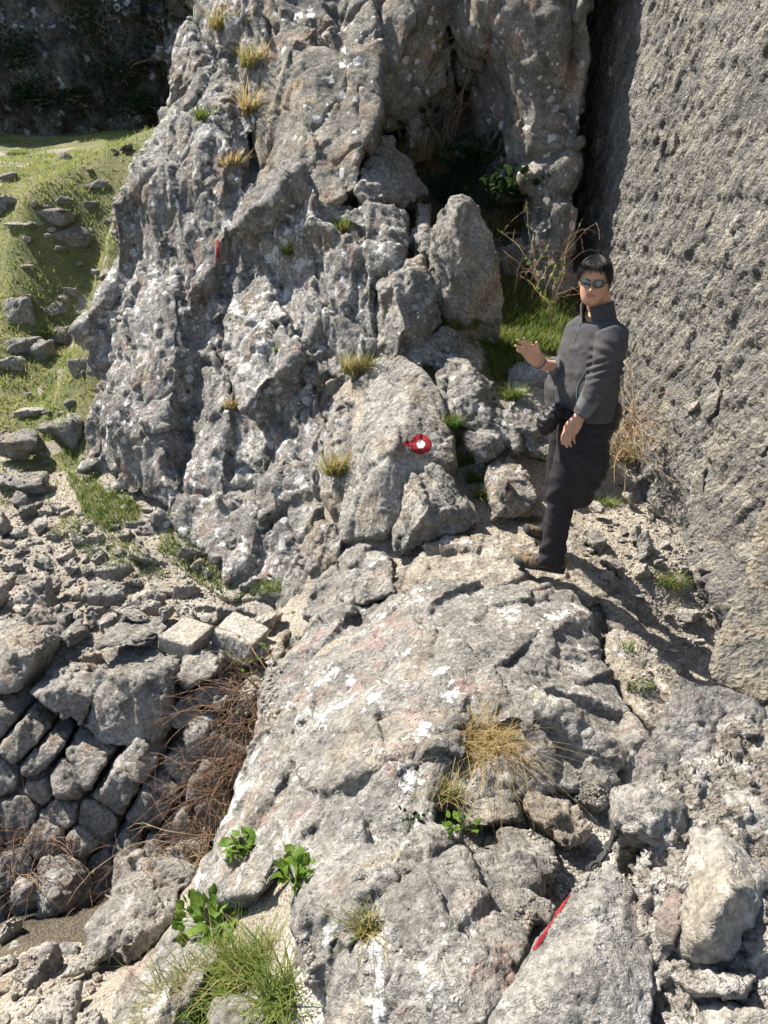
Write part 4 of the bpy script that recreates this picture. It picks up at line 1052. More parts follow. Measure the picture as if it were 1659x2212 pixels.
tuft(35,335,16,120,.16,.02,[(GRN,'green_blades',1,1)],'bright green weed at the left edge of the meadow shade',46)

def tubes(paths, radii, sides=4):
    Vs, Fs, o = [], [], 0
    a = np.arange(sides) * 2 * math.pi / sides
    for P, r0 in zip(paths, radii):
        P = np.asarray(P, float); m = len(P)
        T = np.gradient(P, axis=0); T /= np.linalg.norm(T, axis=1)[:, None] + 1e-9
        ref = np.where(np.abs(T[:, 2:3]) < .9, [[0, 0, 1.]], [[1., 0, 0]])
        B1 = np.cross(T, ref); B1 /= np.linalg.norm(B1, axis=1)[:, None] + 1e-9; B2 = np.cross(T, B1)
        rr = np.linspace(1, .35, m) * r0
        ring = P[:, None] + rr[:, None, None] * (np.cos(a)[None, :, None] * B1[:, None] + np.sin(a)[None, :, None] * B2[:, None])
        Vs.append(ring.reshape(-1, 3))
        i = np.arange(m - 1)[:, None] * sides; k = np.arange(sides)[None]; k2 = (k + 1) % sides
        Fs.append(np.stack([i + k, i + k2, i + sides + k2, i + sides + k], -1).reshape(-1, 4) + o); o += m * sides
    return np.vstack(Vs), np.vstack(Fs)
def leaves(P, D, size, seed, curl=.25):
    r = np.random.default_rng(seed); n = len(P); P = np.asarray(P); 
    d = np.asarray(D) + r.normal(0, .5, (n, 3)); d /= np.linalg.norm(d, axis=1)[:, None]
    u = r.normal(size=(n, 3)); u[:, 2] += .2; s = np.cross(d, u); s /= np.linalg.norm(s, axis=1)[:, None]; nn = np.cross(s, d)
    L = size * r.uniform(.6, 1.3, n)[:, None]
    tpl = [(0, 0, 0), (.3, .36, .0), (.65, .34, .05), (1, 0, -.1), (.65, -.34, .05), (.3, -.36, 0), (.5, 0, -.14 * curl * 4)]
    V = np.stack([P + d * L * x + s * L * y + nn * L * z_ for x, y, z_ in tpl], 1).reshape(-1, 3)
    F = np.array([(0, 1, 6), (1, 2, 6), (2, 3, 6), (3, 4, 6), (4, 5, 6), (5, 0, 6)])
    return V, (F[None] + (np.arange(n) * 7)[:, None, None]).reshape(-1, 3)
def bramble(name, roots, n, length, rad, seed, label, cat, dirv, spread=.8, droop=.6, side=3, leaf=None, nleaf=0, lsize=.03, mat='twig', group='brambles and vines'):
    r = np.random.default_rng(seed); paths, radii, lp, ld = [], [], [], []
    roots = np.asarray(roots, float); O = roots.mean(0)
    for i in range(n):
        b = roots[i % len(roots)] - O + r.normal(0, .03, 3)
        d = np.asarray(dirv, float) + r.normal(0, spread, 3); d /= np.linalg.norm(d)
        L = length * r.uniform(.45, 1.15); m = 9; P = [b]
        for k in range(m):
            d = d + np.array([0, 0, -droop / m * (1 + k / 4)]) + r.normal(0, .14, 3); d /= np.linalg.norm(d)
            P.append(P[-1] + d * L / m)
        P = np.array(P); paths.append(P); radii.append(rad * r.uniform(.7, 1.2))
        for q in range(side):
            k = r.integers(2, m - 1); dd = d + r.normal(0, .8, 3); dd /= np.linalg.norm(dd)
            S = [P[k]]
            for _ in range(4): dd = dd + r.normal(0, .2, 3); dd /= np.linalg.norm(dd); S.append(S[-1] + dd * L * .06)
            paths.append(np.array(S)); radii.append(rad * .5)
            if leaf and r.uniform() < (.3 if nleaf else .05): lp.append(S[-1]); ld.append(dd)
        for q in range(nleaf):
            k = r.integers(2, m); lp.append(P[k]); ld.append(d)
    o = empty(name, tuple(O), label, cat, group)
    add('stems', new_mesh('stems', *tubes(paths, radii)), mat, o)
    if leaf and lp: add('leaves', new_mesh('leaves', *leaves(lp, ld, lsize, seed), False), leaf, o)
    return o
# bramble beside the dry stone wall
rt = [wl(px, py, .12) for px, py in [(540,1560),(520,1640),(480,1720),(450,1800),(560,1500),(430,1860)]]
bramble('bramble_bush', rt, 190, .60, .003, 5, 'tangled reddish brown bramble bush in front of the dry stone wall', 'shrub', (-.35, -.55, .25), .62, .5, 4, 'leaf_bright', 0, .02)
rt = [hol2(30, 1830), hol2(60, 1900), hol2(100, 1820)]
bramble('bramble_bush', rt, 50, .42, .0028, 15, 'brown dead brush at the left end of the dark hollow', 'shrub', (-.1, -.3, .8), .7, .6, 4)
rt = [hol2(230, 1960), hol2(180, 1990), hol2(300, 1900)]
bramble('bramble_bush', rt, 26, .40, .0026, 16, 'thin dead stems on the floor of the dark hollow', 'shrub', (-.1, -.3, .6), .7, .9, 3)
rt = [wl(470, 1840, .25), wl(440, 1880, .3)]
bramble('bramble', rt, 12, 1.15, .0042, 6, 'long bare bramble runners arching over the dark hollow', 'shrub', (-.75, -.5, .2), .3, .9, 3, 'leaf_bright', 1, .022, 'twig_pale')
rt = [wl(560, 1440, .3), wl(575, 1500, .3)]
bramble('bramble', rt, 8, .5, .004, 7, 'upright budding bramble stems beside the pale block', 'shrub', (-.2, -.1, 1), .3, .1, 4, 'leaf_bright', 4, .024)
# brambles in the recess and at the wall foot
rt = [atY(1120, 600, 6.9), atY(1200, 640, 6.6), atY(1060, 560, 7.2), atY(1210, 560, 6.9)]
bramble('bramble_bush', rt, 24, .8, .003, 8, 'thin leafless brambles in the shade behind the man\'s head', 'shrub', (.1, -.2, .9), .65, .9, 3, 'leaf_bright', 0, .03)
rt = [atY(1150, 600, 6.3), atY(1180, 640, 6.2)]
bramble('bramble', rt, 7, .6, .0034, 9, 'sunlit budding bramble sprays left of the man\'s head', 'shrub', (.1, -.15, 1), .4, .3, 3, 'leaf_bright', 5, .035, 'twig_pale')
rt = [atY(1350, 960, 5.2), atY(1370, 920, 5.2), atY(1340, 990, 5.0)]
bramble('dry_vine', rt, 60, .75, .004, 10, 'pale dry vines tangled at the wall foot behind the man', 'shrub', (-.05, -.1, .8), .5, 1.3, 2, None, 0, .03, 'twig_pale')
rt = [atY(960, 330, 8.3), atY(975, 360, 8.2)]
bramble('bare_sapling', rt, 7, 1.1, .007, 11, 'bare brown sapling growing in the dark cliff crack', 'shrub', (0, -.1, 1), .25, .1, 4, None, 0, .03, 'twig')
def herb(px, py, n, size, h, mat, label, seed, rad=.08, group='leafy plants', y=None):
    c = pick(px, py)[0] if y is None else atY(px, py, y)
    if c is None: return
    r = np.random.default_rng(seed); o = empty('leafy_plant', tuple(c), label, 'plant', group)
    paths, lp, ld = [], [], []
    for i in range(n):
        a = r.uniform(0, 6.283); R = rad * math.sqrt(r.uniform()); hh = h * r.uniform(.35, 1)
        e = np.array([R * math.cos(a), R * math.sin(a) - .02, hh]); d = np.array([math.cos(a), math.sin(a) - .4, .5])
        paths.append(np.array([e * [.2, .2, 0], e * [.6, .6, .6], e])); lp.append(e); ld.append(d / np.linalg.norm(d))
    add('stems', new_mesh('stems', *tubes(paths, [size * .05] * n)), mat, o)
    add('leaves', new_mesh('leaves', *leaves(lp, ld, size, seed), False), mat, o)
herb(470,2010,64,.06,.10,'leaf_bright','bright broad-leaved plant on the gravel at the lower left',1,.13)
herb(430,1985,34,.052,.08,'leaf_bright','leafy plant hanging on the lower left edge of the ridge',2,.07)
herb(525,1840,26,.052,.08,'leaf_bright','small leafy rosette on the left flank of the ridge',3,.05)
herb(640,1905,24,.05,.08,'leaf_bright','leafy plant in the crack of the left foreground rock',4,.045)
herb(655,1865,12,.038,.06,'leaf_bright','small leaves topping the crack plant in the left foreground',5,.03)
herb(885,1770,14,.025,.04,'leaf_dark','tiny dark weed on the ridge below the golden tuft',6,.04)
herb(995,1790,20,.028,.05,'leaf_bright','low green weed trailing under the golden tuft',7,.05)
for k, (px, py, y, lab) in enumerate([(1000,385,7.9,'dark glossy plant in the middle of the recess'),(1030,360,7.9,'dark glossy plant against the right block of the recess'),(880,290,8.4,'dark plant at the back left of the recess'),
   (1060,450,7.5,'dark low plant on the recess floor'),(960,440,7.8,'dark plant behind the pointed boulder'),(1120,430,7.4,'dark plant under the cliff block')]):
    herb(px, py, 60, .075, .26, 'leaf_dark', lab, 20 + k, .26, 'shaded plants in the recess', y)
tuft(930,370,40,300,.36,.010,[(DRY,'dry_blades',1,1)],'withered grass at the back of the recess',60)
tuft(900,340,30,200,.34,.010,[(DRY,'dry_blades',1,1)],'withered grass at the left side of the recess',61)
tuft(1090,500,40,260,.28,.010,[(DRY,'dry_blades',.7,1),(GRN,'green_blades',.3,.8)],'withered grass right of the pointed boulder',62)
# ivy and bushes on the far cliff
r = np.random.default_rng(91)
for k, (px, py, w, h) in enumerate([(340,70,70,90),(250,150,60,34),(30,110,34,34),(120,210,80,22),(300,225,54,24),(190,40,34,46),(60,200,36,22),(395,40,34,60)]):
    y = 22.4; c = atY(px, py, y); s = np.linalg.norm(c - CAMP) / FPX; m = 420
    P = r.normal(0, .45, (m, 3)) * np.array([w * s, .5, h * s]); D = r.normal(0, 1, (m, 3)); D[:, 1] -= .6
    o = empty('ivy_bush', tuple(c), ['dark ivy hanging at the right of the far cliff','dark bush at the middle of the far cliff foot','dark shrub at the left edge of the far cliff','low dark bush along the foot of the far cliff','dark bush at the far cliff beside the buttress','dark ivy high in the middle of the far cliff','dark bush low at the left of the far cliff','dark ivy next to the buttress top'][k], 'shrub', 'ivy on the far cliff')
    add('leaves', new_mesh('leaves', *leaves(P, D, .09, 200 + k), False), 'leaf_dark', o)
    add('stems', new_mesh('stems', *tubes([np.array([(0, .4, -h * s * .5), P[j] * .5, P[j]]) for j in range(14)], [.02] * 14)), 'twig', o)
# rope
cp = [atY(1345, 1745, 1.56), atY(1330, 1790, 1.50), atY(1312, 1840, 1.45), atY(1283, 1876, 1.42), atY(1272, 1884, 1.42)]
tt = np.linspace(0, 4, 40); cp = np.array(cp); rp = np.stack([np.interp(tt, range(5), cp[:, c]) for c in range(3)], -1)
add('rope', new_mesh('rope', *tubes([rp - rp[0], rp - rp[0] + .009 * np.column_stack([np.cos(tt * 9), np.sin(tt * 9), np.sin(tt * 7)])], [.009, .008], 6)), 'black_cord', None, tuple(rp[0]), None, 'short piece of dark frayed rope beside the broken wall end', 'rope')
# ------------------------------------------------------------------ paint on the rocks
def painted(name, shape, cpx, cpy, ext, mat, label, lift, parent=None, step=1.6):
    """paint film following the rock: keeps the rock surface inside shape(dx, dy)"""
    q = np.arange(-ext, ext + .1, step); n = len(q); V = np.full((n, n, 3), np.nan)
    for i, dy in enumerate(q):
        for j, dx in enumerate(q):
            if shape(dx, dy) > -2:
                p, nr = pick(cpx + dx, cpy + dy)
                if p is not None: V[i, j] = p + nr * lift
    vi = {}; vs, F = [], []
    for i in range(n - 1):
        for j in range(n - 1):
            if shape(q[j] + step / 2, q[i] + step / 2) > 0:
                c = [(i, j), (i, j + 1), (i + 1, j + 1), (i + 1, j)]
                if any(np.isnan(V[a][0]) for a in c): continue
                P = [V[a] for a in c]
                if max(np.linalg.norm(P[0] - P[k]) for k in (1, 2, 3)) > .08: continue
                f = []
                for a in c:
                    if a not in vi: vi[a] = len(vs); vs.append(V[a])
                    f.append(vi[a])
                F.append(f[::-1])
    if not F: return None
    O = np.array(parent.matrix_world.translation) if parent else np.zeros(3)
    o = add(name, new_mesh(name, np.array(vs) - O, F), mat, parent); o['label'] = label
    return o
def wob(a, s): return .5 * math.sin(3 * a + s) + .35 * math.sin(7 * a + 2 * s) + .35 * math.sin(17 * a)
def ring(dx, dy):
    R = math.hypot(dx, dy * 1.02); a = math.atan2(dy, dx)
    body = min(22.5 + wob(a, 1) - R, R - (9.5 + .8 * wob(a, 3)))
    tail = min(dx + 36 + 1.5 * math.cos(dy), -12 - dx, 6.2 - abs(dy + 1.5) + .5 * math.sin(dx))
    return max(body, tail)
def dot(dx, dy): return 8.8 + .7 * wob(math.atan2(dy, dx), 3) - math.hypot(dx, dy)
mark_rock = next(o for o in COL.objects if o.get('label', '').startswith('sloping grey rock face carrying'))
painted('trail_mark_ring', ring, 909, 960, 40, 'paint_red', 'red painted ring of the trail mark', .0018, mark_rock, 1.3)
painted('trail_mark_centre', dot, 909, 960, 14, 'paint_white', 'white painted centre of the trail mark', .0024, mark_rock, 1.2)
slab = next(o for o in nw.children if 'red paint stripe' in o.get('label', ''))
def stripe(dx, dy):                                    # along the slab's upper left edge
    t = (dy + 60) / 120; e = 38 - 76 * t
    return min(3.6 + 1.4 * math.sin(t * 9) + 1.6 * math.sin(t * 47) * math.sin(t * 23) - abs(dx - e - 4), t * 60, (1 - t) * 60)
painted('paint_stripe', stripe, 1188, 1992, 70, 'paint_red', 'red paint stripe', .0016, slab, 1.6)
def flag_r(dx, dy): return min(2.6 - abs(dx - .25 * -dy * .3) + .5 * math.sin(dy), 26 - abs(dy)) if dy < 12 else -1
painted('paint_dab', flag_r, 470, 545, 30, 'paint_red', 'faded red dab of paint on the cliff', .006, next(o for o in COL.objects if o.name == 'cliff'), 2)
# ------------------------------------------------------------------ the man
t_ = plain('skin', (.47, .26, .17), .55, .35, .12, 70, .25)
t_.b.inputs['Subsurface Weight'].default_value = .08; t_.b.inputs['Subsurface Radius'].default_value = (.01, .004, .002)
plain('lip', (.33, .13, .11), .5, .35)
plain('stubble', (.42, .25, .175), .6, .3, .10, 250)
plain('hair_black', (.012, .010, .009), .38, .5, .3, 90)
plain('fleece', (.068, .065, .065), .95, .15, .2, 160, .5)
plain('fleece_yoke', (.070, .069, .074), .95, .15, .2, 160, .5)
plain('sleeve_cloth', (.105, .113, .112), .85, .2, .08, 90, .25)
plain('trouser_cloth', (.024, .021, .024), .85, .2, .15, 70, .35)
plain('puffer', (.009, .009, .010), .5, .3, .2, 60, .2)
plain('zip_grey', (.20, .23, .24), .5, .4)
plain('undershirt', (.26, .20, .13), .9, .2)
plain('shoe_suede', (.13, .09, .052), .9, .2, .2, 80, .5)
plain('shoe_rubber', (.025, .027, .027), .7, .3, .1, 80, .3)
plain('lace', (.05, .05, .06), .8, .3)
plain('lens', (.10, .12, .13), .06, .8, metal=.85)
plain('frame_black', (.012, .012, .014), .3, .5)
plain('ring_metal', (.75, .70, .60), .2, .5, metal=1.)
plain('bracelet_cord', (.10, .05, .16), .7, .3)

PY0 = 4.05
def M(px, py, dy=0.): return atY(px, py, PY0 + dy)
MPP = .00252                                           # metres per photograph pixel at the man
def crom(S, n):                                        # Catmull-Rom through rows of S
    S = np.asarray(S, float); m = len(S); T = np.linspace(0, m - 1, n); i = np.clip(T.astype(int), 0, m - 2); t = (T - i)[:, None]
    p0, p1, p2, p3 = S[np.maximum(i - 1, 0)], S[i], S[i + 1], S[np.minimum(i + 2, m - 1)]
    return .5 * (2 * p1 + (p2 - p0) * t + (2 * p0 - 5 * p1 + 4 * p2 - p3) * t * t + (3 * p1 - p0 - 3 * p2 + p3) * t ** 3)
def skin_rings(R):
    """closed surface from rings (m, k, 3) with both ends capped"""
    m, k = R.shape[:2]; V = np.vstack([R.reshape(-1, 3), R[0].mean(0), R[-1].mean(0)])
    i = np.arange(m - 1)[:, None] * k; j = np.arange(k)[None]; j2 = (j + 1) % k
    F = [list(f) for f in np.stack([i + j, i + j2, i + k + j2, i + k + j], -1).reshape(-1, 4)]
    for a in range(k): F.append([m * k, (a + 1) % k, a]); F.append([m * k + 1, (m - 1) * k + a, (m - 1) * k + (a + 1) % k])
    return [tuple(v) for v in V], F
VIEW = np.array([0, 1., 0])
def limb(sec, n=24, k=20, p=2.0, axis=None):
    """tube through (px, py, dy, half width in px, half depth in m)"""
    P = np.array([M(*s[:3]) for s in sec]); D = crom(np.column_stack([P, [s[3] * MPP for s in sec], [s[4] for s in sec]]), n)
    C = D[:, :3]; T = np.gradient(C, axis=0); T /= np.linalg.norm(T, axis=1)[:, None]
    B1 = np.cross(T, VIEW); B1 /= np.linalg.norm(B1, axis=1)[:, None]; B2 = np.cross(T, B1)
    a = np.arange(k) * 2 * math.pi / k; c, s_ = np.cos(a), np.sin(a)
    c = np.sign(c) * np.abs(c) ** (2 / p); s_ = np.sign(s_) * np.abs(s_) ** (2 / p)
    R = C[:, None] + D[:, 3, None, None] * c[None, :, None] * B1[:, None] + D[:, 4, None, None] * s_[None, :, None] * B2[:, None]
    return skin_rings(R)
FACE = np.array([-.80, -.60, 0]); LAT = np.array([.60, -.80, 0])        # chest direction, his left side
def trunk(sec, n=30, k=36, p=2.3, grow=0.):
    """torso rings from (py, left px, right px, front/side ratio, dy)"""
    rows = []
    for py, l, r, q, dy in sec:
        c = M((l + r) / 2, py, dy); W = (r - l) / 2 * MPP + grow; A = W / math.sqrt(.36 + .64 * q * q); rows.append((*c, A, A * q))
    D = crom(rows, n); a = np.arange(k) * 2 * math.pi / k; c, s_ = np.cos(a), np.sin(a)
    c = np.sign(c) * np.abs(c) ** (2 / p); s_ = np.sign(s_) * np.abs(s_) ** (2 / p)
    R = D[:, None, :3] + D[:, 3, None, None] * c[None, :, None] * LAT + D[:, 4, None, None] * s_[None, :, None] * FACE
    return skin_rings(R[:, ::-1])
def smooth_mesh(me, it, f=.5):
    V = getV(me).astype(np.float64); E = np.empty(len(me.edges) * 2, np.int32); me.edges.foreach_get('vertices', E); E = E.reshape(-1, 2)
    deg = np.bincount(E.ravel(), minlength=len(V))[:, None] + 1e-9
    for _ in range(it):
        A = np.stack([np.bincount(E[:, 0], V[E[:, 1], c], len(V)) + np.bincount(E[:, 1], V[E[:, 0], c], len(V)) for c in range(3)], -1) / deg
        V = V + f * (A - V)
    setV(me, V)
person = empty('person', tuple(M(1195, 1225)), 'man in dark grey fleece, black trousers and sunglasses raising his right hand', 'person')
O = np.array(person.location)
def wear(name, me, mat, parent=None, label=None):
    V = getV(me); setV(me, V - O.astype(np.float32))
    o = add(name, me, mat, person if parent is None else parent)
    if label: o['label'] = label
    return o
# --- head (own frame: x to his left, y forward, z up from the chin)
HZ = np.array([-.012, 0, .012, .03, .055, .08, .105, .13, .155, .18, .205, .222, .234])
HF_ = np.array([.045, .070, .083, .090, .092, .090, .086, .089, .091, .084, .062, .036, .0])
HB_ = np.array([.03, .015, -.005, -.035, -.065, -.086, -.098, -.102, -.100, -.090, -.068, -.040, .0])
HW_ = np.array([.018, .034, .045, .055, .063, .068, .071, .074, .075, .071, .058, .036, .004])
nz_, nk = 70, 64
hz = np.linspace(-.012, .234, nz_); a = np.arange(nk) * 2 * math.pi / nk
def prof(A, z): return crom(np.column_stack([HZ, A]), 400)[:, 1][np.clip(np.searchsorted(crom(np.column_stack([HZ, A]), 400)[:, 0], z), 0, 399)]
hf, hb, hw = prof(HF_, hz), prof(HB_, hz), prof(HW_, hz)
cx_ = hw[:, None] * np.sign(np.cos(a)) * np.abs(np.cos(a)) ** .92
cyy = (hf + hb)[:, None] / 2 + (hf - hb)[:, None] / 2 * np.sign(np.sin(a)) * np.abs(np.sin(a)) ** .86
HR = np.stack([cx_, cyy, np.repeat(hz[:, None], nk, 1)], -1)
fr = (HR[..., 1] > .03)
x_, z_ = HR[..., 0], HR[..., 2]
g = lambda cx, cz, sx, sz: np.exp(-((np.abs(x_) - cx) / sx) ** 2 - ((z_ - cz) / sz) ** 2)
nose = np.exp(-(x_ / .0105) ** 2) * np.interp(z_, [.062, .072, .082, .118, .130], [0, .026, .032, .009, 0]) + .010 * g(.013, .077, .007, .008)
HR[..., 1] += fr * (nose - .010 * g(.031, .115, .018, .011) + .006 * g(.03, .134, .025, .008) + .005 * g(.045, .085, .018, .018)
                    + .006 * np.exp(-(x_ / .022) ** 2 - ((z_ - .057) / .006) ** 2) + .005 * np.exp(-(x_ / .02) ** 2 - ((z_ - .045) / .006) ** 2) - .004 * np.exp(-(x_ / .03) ** 2 - ((z_ - .0515) / .003) ** 2) + .006 * np.exp(-(x_ / .02) ** 2 - ((z_ - .012) / .012) ** 2))
yaw = math.radians(-20)
face_dir = Vector((math.sin(yaw), -math.cos(yaw), 0))
Rh = np.array(Matrix.Rotation(math.radians(180) - yaw * -1, 3, 'Z') @ Matrix.Rotation(math.radians(-3), 3, 'Y') @ Matrix.Rotation(math.radians(-4), 3, 'X'))
chin = M(1277, 653, -.03)
HS = .945
def hw2(P): return (np.asarray(P) * HS) @ Rh.T + chin
ear = []
for sx in (-1, 1):
    th = np.linspace(0, 2 * math.pi, 15)[:-1]; rings_ = []
    for q, sc_ in ((0, .55), (.35, 1.), (.7, 1.), (1., .6)):
        rings_.append([(sx * (.066 + .020 * q), -.012 - .010 * q + .019 * sc_ * math.cos(t), .100 + .030 * sc_ * math.sin(t) - .004 * math.cos(t)) for t in th])
    R = np.array(rings_)
    ear.append(skin_rings(hw2(R if sx > 0 else R[:, ::-1])))
neck = limb([(1296,690,.02,26,.062),(1294,660,.01,25,.060),(1290,630,0,24,.060),(1288,615,0,20,.05)], 14)
# --- hands
def finger(pts, r0, r1): return limb([(x, y, d, (r0 + (r1 - r0) * i / (len(pts) - 1)) / MPP, r0 + (r1 - r0) * i / (len(pts) - 1)) for i, (x, y, d) in enumerate(pts)], 14, 10)
rh = [limb([(1176,789,-.045,11.5,.021),(1169,785,-.05,12,.019),(1161,777,-.055,16,.018),(1150,765,-.06,17.5,.016),(1141,756,-.065,16,.013),(1138,753,-.066,13,.010)], 20, 20, 2.4),
      finger([(1150,757,-.064),(1144,746,-.072),(1136,736,-.082),(1130,729,-.09)], .0098, .0068),
      finger([(1143,758,-.064),(1134,747,-.072),(1124,739,-.084),(1116,733,-.093)], .0100, .0068),
      finger([(1138,763,-.064),(1129,755,-.070),(1120,750,-.080),(1112,746,-.088)], .0096, .0066),
      finger([(1137,769,-.062),(1129,763,-.066),(1121,759,-.072),(1115,756,-.078)], .0086, .0060),
      finger([(1165,776,-.065),(1165,764,-.082),(1162,750,-.092),(1158,738,-.094)], .0125, .0078)]
lh = [limb([(1258,886,-.215,11,.020),(1252,899,-.22,11.5,.019),(1244,912,-.225,15,.018),(1235,925,-.23,17,.016),(1230,935,-.23,15,.013)], 18, 20, 2.4),
      finger([(1222,928,-.235),(1216,940,-.245),(1214,951,-.24),(1216,960,-.23)], .0096, .0068),
      finger([(1228,932,-.235),(1223,945,-.248),(1222,957,-.245),(1225,967,-.232)], .0100, .0068),
      finger([(1235,933,-.235),(1231,945,-.248),(1231,956,-.245),(1234,966,-.232)], .0096, .0066),
      finger([(1242,930,-.232),(1240,941,-.242),(1240,950,-.24),(1242,959,-.228)], .0086, .0060),
      finger([(1240,908,-.225),(1228,918,-.205),(1220,930,-.20),(1216,941,-.20)], .0120, .0078)]
TORSO = [(893,1191,1318,.72,0),(870,1186,1321,.74,0),(843,1185,1322,.74,0),(810,1197,1326,.70,0),(777,1212,1332,.66,0),(751,1222,1338,.64,0),(725,1232,1342,.58,0),(707,1238,1340,.52,0),(694,1248,1330,.52,.0),(684,1262,1322,.6,.01)]
arm_l = [(1316,712,-.15,28,.075),(1321,735,-.17,31,.078),(1317,762,-.19,30,.073),(1309,790,-.20,27,.067),(1303,808,-.205,26,.063),(1292,832,-.21,25,.060),(1275,862,-.215,20,.050),(1254,897,-.22,15,.040)]
arm_r = [(1252,712,.14,28,.075),(1240,745,.16,28,.075),(1230,780,.15,25,.065),(1226,798,.11,23,.058),(1212,796,.04,21,.052),(1193,790,-.02,18,.046)]
leg_l = [(1262,890,-.06,48,.10),(1250,930,-.08,44,.10),(1236,985,-.10,37,.092),(1219,1040,-.11,32,.080),(1212,1060,-.10,30,.076),(1210,1100,-.08,28,.070),(1203,1140,-.06,27,.066),(1195,1180,-.04,28,.068),(1189,1212,-.02,31,.075)]
leg_r = [(1245,890,.07,46,.10),(1228,940,.10,40,.095),(1214,1000,.12,34,.085),(1209,1045,.13,31,.076),(1208,1090,.17,28,.068),(1200,1125,.21,27,.066),(1192,1148,.24,28,.068)]
thin = lambda S, f: [(x, y, d, w * f, h * f) for x, y, d, w, h in S]
body_geos = [skin_rings(hw2(HR)), neck] + ear + rh + lh + [trunk(TORSO, grow=-.02), limb(thin(arm_l, .72)), limb(thin(arm_r, .72)), limb(thin(leg_l, .74)), limb(thin(leg_r, .74)),
    limb([(1196,790,-.02,11,.028),(1176,789,-.045,11,.022)], 6), limb([(1262,884,-.215,12,.026),(1250,900,-.22,11,.020)], 6)]
bm_ = remesh(body_geos, .0052); smooth_mesh(bm_, 1, .4)
for m in ('skin', 'lip', 'stubble'): bm_.materials.append(MATS[m])
FV = np.empty(len(bm_.polygons) * 3, np.float32); bm_.polygons.foreach_get('center', FV); FV = FV.reshape(-1, 3)
L_ = ((FV - chin) @ Rh) / HS
mi = np.zeros(len(FV), np.int32); inhead = (L_[:, 1] > .03) & (np.abs(L_[:, 0]) < .09)
mi[inhead & (np.abs(L_[:, 0]) < .034) & (L_[:, 2] > .034) & (L_[:, 2] < .070)] = 2
mi[inhead & ((L_[:, 0] / .026) ** 2 + ((L_[:, 2] - .051) / .0095) ** 2 < 1)] = 1
bm_.polygons.foreach_set('material_index', mi)
wear('body', bm_, None)
# --- hair
up_ = HR.reshape(-1, 3); line = lambda y: np.interp(y, [-.11, -.06, -.02, .02, .05, .075, .1], [.035, .045, .085, .112, .140, .178, .182])
Rg = HR.copy(); cen = np.array([0, -.005, .12]); dirs = Rg - cen; dirs /= np.linalg.norm(dirs, axis=-1, keepdims=True)
q = Rg.reshape(-1, 3); th_ = (.013 + .004 * fbm(q / .02, 3, 3)).reshape(nz_, nk)
th_ = th_ * sstep(-.004, .012, (q[:, 2] - line(q[:, 1])).reshape(nz_, nk))
Hs = Rg + dirs * (th_ - .004)[..., None]
keep = (q[:, 2] > line(q[:, 1]) - .006)
idx = np.arange(nz_ * nk).reshape(nz_, nk); j2 = np.roll(idx, -1, 1)
Fh = np.stack([idx[:-1], j2[:-1], j2[1:], idx[1:]], -1).reshape(-1, 4); Fh = Fh[keep[Fh].all(1)]
used_, inv = np.unique(Fh, return_inverse=True)
hv = hw2(Hs.reshape(-1, 3)[used_])
hair = wear('hair', new_mesh('hair', hv, inv.reshape(-1, 4)), 'hair_black')
r = np.random.default_rng(8); paths = []
for i in range(620):
    an = r.uniform(0, 6.283); dv = np.array([math.cos(an), math.sin(an)]); crown = np.array([.01, -.035])
    zs = []; tt_ = np.linspace(0, 1, 9)
    front = dv[1] > .2; stray = r.uniform(0, .009) * (r.uniform() < .5)
    zend = np.interp(dv[1] * .09, [-.11, -.06, -.02, .02, .05, .075, .1], [.035, .045, .085, .112, .135, .168, .172]) + r.uniform(-.018, .014)
    ztop = .236; pts = []
    z0 = ztop - (ztop - zend) * r.uniform(0, .5)
    for t in tt_:
        z1 = z0 + (zend - z0) * t; kz = np.interp(z1, hz, np.arange(nz_)); k0 = int(min(kz, nz_ - 2)); fz = kz - k0
        ring_ = HR[k0] * (1 - fz) + HR[k0 + 1] * fz
        ja = (math.atan2(dv[1], dv[0]) + .25 * math.sin(t * 2 + an) * .4) % 6.283 / 6.283 * nk; j = int(ja) % nk; fj = ja - int(ja)
        p = ring_[j] * (1 - fj) + ring_[(j + 1) % nk] * fj
        dd = (p - cen) / np.linalg.norm(p - cen)
        pts.append(p + dd * (.011 + .006 * math.sin(t * 3.1) * r.uniform(.3, 1.0) + (.004 if front else 0) + stray * t * t))
    paths.append(hw2(np.array(pts)))
wear('strands', new_mesh('strands', *tubes(paths, [.0016] * len(paths), 3)), 'hair_black', hair)
hair.children[0].matrix_parent_inverse.identity()
